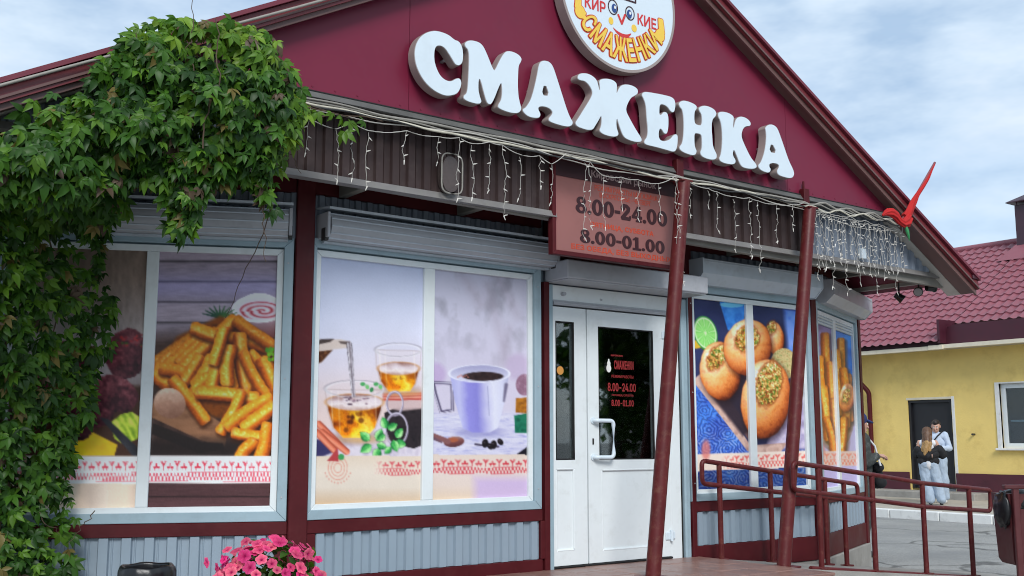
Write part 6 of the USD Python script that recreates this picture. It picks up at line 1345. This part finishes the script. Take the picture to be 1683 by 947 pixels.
part(man, 'phone', frame_of((0, 0), 0)(bx(-0.035, 0.035, -0.005, 0.005, -0.07, 0.07, 0.004)).apply_translation(q(-0.005, 0.335, 1.11)), 'black_plastic')

# woman seen from behind, jacket slid off her shoulders
q = Pose((19.30, 12.16, -0.265), 30)
wo = thing('person', 'long-haired woman seen from behind in black jacket and wide grey trousers', 'person', q.o)
hs_, PH = head_segs(q(0.0, 0.05, 1.385), q.f + np.array([0.0, 0.0, -0.45]))
LA = [q(-0.15, 0.0, 1.22), q(-0.22, 0.03, 0.98), q(-0.07, 0.24, 1.0)]; RA = [q(0.15, 0.0, 1.22), q(0.26, 0.02, 0.98), q(0.09, 0.25, 1.02)]
LL = [q(-0.085, 0, 0.78), q(-0.06, 0.03, 0.42), q(0.0, 0.02, 0.06)]; RL = [q(0.085, 0, 0.78), q(0.15, 0.02, 0.42), q(0.2, 0.0, 0.06)]
tr = lambda k: [[(q(0, 0, 0.80), 0.125 + k), (q(0, 0.005, 0.97), 0.10 + k), (q(0, 0.0, 1.14), 0.108 + k)], [(q(-0.10, 0, 1.20), 0.058 + k), (q(0.10, 0, 1.20), 0.058 + k)]]
part(wo, 'body', bones(tr(-0.008) + [[(q(0, 0.0, 1.22), 0.05), (q(0, 0.03, 1.32), 0.045)]] + hs_ + [[(LA[0], 0.043), (LA[1], 0.034), (LA[2], 0.025)], [(RA[0], 0.043), (RA[1], 0.034), (RA[2], 0.025)]]
     + hand(LA[2], q.r * 0.6 + q.f * 0.7, np.array([0, 0, 1.0])) + hand(RA[2], -q.r * 0.6 + q.f * 0.7, np.array([0, 0, 1.0])) + [[(LL[0], 0.075), (LL[1], 0.05), (LL[2], 0.036)], [(RL[0], 0.075), (RL[1], 0.05), (RL[2], 0.036)]], 0.012, 6), 'skin', smooth=True)
part(wo, 'top', bones(tr(0.012), 0.02), 'white_cloth', smooth=True)
part(wo, 'jacket', wrinkle(bones([[(q(-0.12, -0.06, 0.98), 0.085), (q(0.0, -0.09, 0.95), 0.095), (q(0.13, -0.06, 0.98), 0.085)], [(q(-0.10, -0.03, 0.86), 0.10), (q(0.11, -0.03, 0.86), 0.10)], [(q(-0.19, -0.02, 1.07), 0.075), (LA[1], 0.085), (LA[1] * 0.3 + LA[2] * 0.7, 0.06)], [(q(0.21, -0.02, 1.08), 0.085), (RA[1], 0.092), (RA[1] * 0.3 + RA[2] * 0.7, 0.062)], [(q(-0.19, -0.03, 1.06), 0.06), (q(-0.03, -0.11, 1.0), 0.06)], [(q(0.20, -0.03, 1.09), 0.065), (q(0.04, -0.11, 1.0), 0.06)]], 0.018), 0.03, 14, 6), 'black_cloth', smooth=True)
part(wo, 'trousers', wrinkle(bones([[(q(-0.05, 0, 0.80), 0.135), (q(0.05, 0, 0.80), 0.135)], [(LL[0], 0.112), (LL[1], 0.098), (LL[2] + [0, 0, 0.06], 0.10)], [(RL[0], 0.112), (RL[1], 0.098), (RL[2] + [0, 0, 0.06], 0.10)]], 0.02), 0.05, 11, 8), 'grey_trousers', smooth=True)
for leg in (LL, RL): part(wo, 'shoe', bones([[(leg[2] + [0, 0, -0.03], 0.036), (leg[2] + q.f * 0.11 + [0, 0, -0.035], 0.03)]], 0.02), 'shoe_dark', smooth=True)
part(wo, 'hair', wrinkle(bones([[(PH(-0.02, 0, 0.045), 0.095), (PH(-0.04, 0, -0.03), 0.088)], [(PH(-0.06, 0.0, -0.05), 0.068), (q(0.0, -0.105, 1.20), 0.066)], [(PH(-0.04, -0.045, -0.05), 0.045), (q(-0.06, -0.095, 1.18), 0.042)], [(PH(-0.04, 0.045, -0.05), 0.045), (q(0.05, -0.1, 1.19), 0.04)]], 0.014), 0.03, 26, 3), 'hair_brown', smooth=True)
part(wo, 'hair', wrinkle(bones([[(q(0.0, -0.112, 1.20), 0.068), (q(-0.03, -0.14, 1.08), 0.056), (q(-0.055, -0.15, 0.99), 0.03)], [(q(-0.06, -0.10, 1.18), 0.044), (q(-0.095, -0.12, 1.04), 0.028)], [(q(0.05, -0.105, 1.19), 0.042), (q(0.04, -0.135, 1.05), 0.026)]], 0.014), 0.03, 26, 9), 'hair_blond', smooth=True, label='light blond lengths of the hair')
eyes(wo, PH)

# man with the cap half hidden behind the end of the shop
q = Pose((11.42, 8.17, GZ), -32)
cm = thing('person', 'man in blue cap and dark patterned jacket half hidden behind the shop corner', 'person', q.o)
hs_, PH = head_segs(q(0, 0.05, 1.60), q.f + np.array([0, 0, -0.1]))
LA = [q(-0.19, 0, 1.42), q(-0.26, 0.05, 1.16), q(-0.12, 0.19, 1.22)]; RA = [q(0.19, 0, 1.42), q(0.25, 0.0, 1.15), q(0.16, 0.19, 1.22)]
LL = [q(-0.09, 0, 0.90), q(-0.10, 0.03, 0.48), q(-0.10, -0.01, 0.07)]; RL = [q(0.09, 0, 0.90), q(0.10, 0.03, 0.48), q(0.10, -0.02, 0.07)]
tc = lambda k: [[(q(0, 0, 0.92), 0.135 + k), (q(0, 0.02, 1.12), 0.135 + k), (q(0, 0.0, 1.34), 0.13 + k)], [(q(-0.13, 0, 1.40), 0.075 + k), (q(0.13, 0, 1.40), 0.075 + k)]]
part(cm, 'body', bones(tc(-0.01) + [[(q(0, 0, 1.42), 0.062), (q(0, 0.03, 1.54), 0.055)]] + hs_ + [[(LA[0], 0.05), (LA[1], 0.042), (LA[2], 0.03)], [(RA[0], 0.05), (RA[1], 0.042), (RA[2], 0.03)]]
     + hand(LA[2], q.f + q.r * 0.3, np.array([0, 0, -1.0])) + hand(RA[2], q.f - q.r * 0.3, np.array([0, 0, -1.0])) + [[(LL[0], 0.08), (LL[1], 0.057), (LL[2], 0.042)], [(RL[0], 0.08), (RL[1], 0.057), (RL[2], 0.042)]], 0.012, 6), 'skin', smooth=True)
part(cm, 'jacket', wrinkle(bones(tc(0.03) + [[(LA[0], 0.09), (LA[1], 0.08), (LA[1] * 0.12 + LA[2] * 0.88, 0.05)], [(RA[0], 0.09), (RA[1], 0.08), (RA[1] * 0.12 + RA[2] * 0.88, 0.05)], [(q(0, 0, 1.44), 0.09), (q(0, 0.01, 1.49), 0.075)]], 0.018), 0.03, 13, 12), 'camo_cloth', smooth=True)
part(cm, 'trousers', wrinkle(bones([[(q(-0.05, 0, 0.92), 0.14), (q(0.05, 0, 0.92), 0.14)], [(LL[0], 0.11), (LL[1], 0.085), (LL[2] + [0, 0, 0.04], 0.07)], [(RL[0], 0.11), (RL[1], 0.085), (RL[2] + [0, 0, 0.04], 0.07)]], 0.02), 0.035, 12, 14), 'camo_cloth', smooth=True)
for leg in (LL, RL): part(cm, 'shoe', bones([[(leg[2] + [0, 0, -0.025], 0.045), (leg[2] + q.f * 0.14 + [0, 0, -0.035], 0.035)]], 0.02), 'shoe_dark', smooth=True)
part(cm, 'cap', bones([[(PH(-0.012, 0, 0.055), 0.096), (PH(0.0, 0, 0.075), 0.092)], [(PH(0.09, 0, 0.062), 0.02), (PH(0.165, 0, 0.045), 0.012)], [(PH(0.09, 0.045, 0.06), 0.016), (PH(0.15, 0.03, 0.045), 0.012)], [(PH(0.09, -0.045, 0.06), 0.016), (PH(0.15, -0.03, 0.045), 0.012)]], 0.015), 'navy_cloth', smooth=True)
eyes(cm, PH)
part(cm, 'strap', tube([q(0.14, -0.1, 1.44), q(0.16, 0.06, 1.47), q(0.15, 0.17, 1.34), q(0.17, 0.2, 1.18), q(0.18, 0.22, 1.1)], 0.013, 8), 'white_cloth', smooth=True)
bagm = wrinkle(bones([[(q(-0.07, 0.235, 1.08), 0.065), (q(0.08, 0.235, 1.08), 0.065)], [(q(-0.08, 0.24, 0.90), 0.08), (q(0.09, 0.24, 0.90), 0.08)], [(q(0.0, 0.24, 1.08), 0.07), (q(0, 0.24, 0.90), 0.085)]], 0.02), 0.02, 12, 3)
single('shoulder_bag', bagm, 'black_cloth', 'black bag held by the man with the blue cap', 'bag', smooth=True)
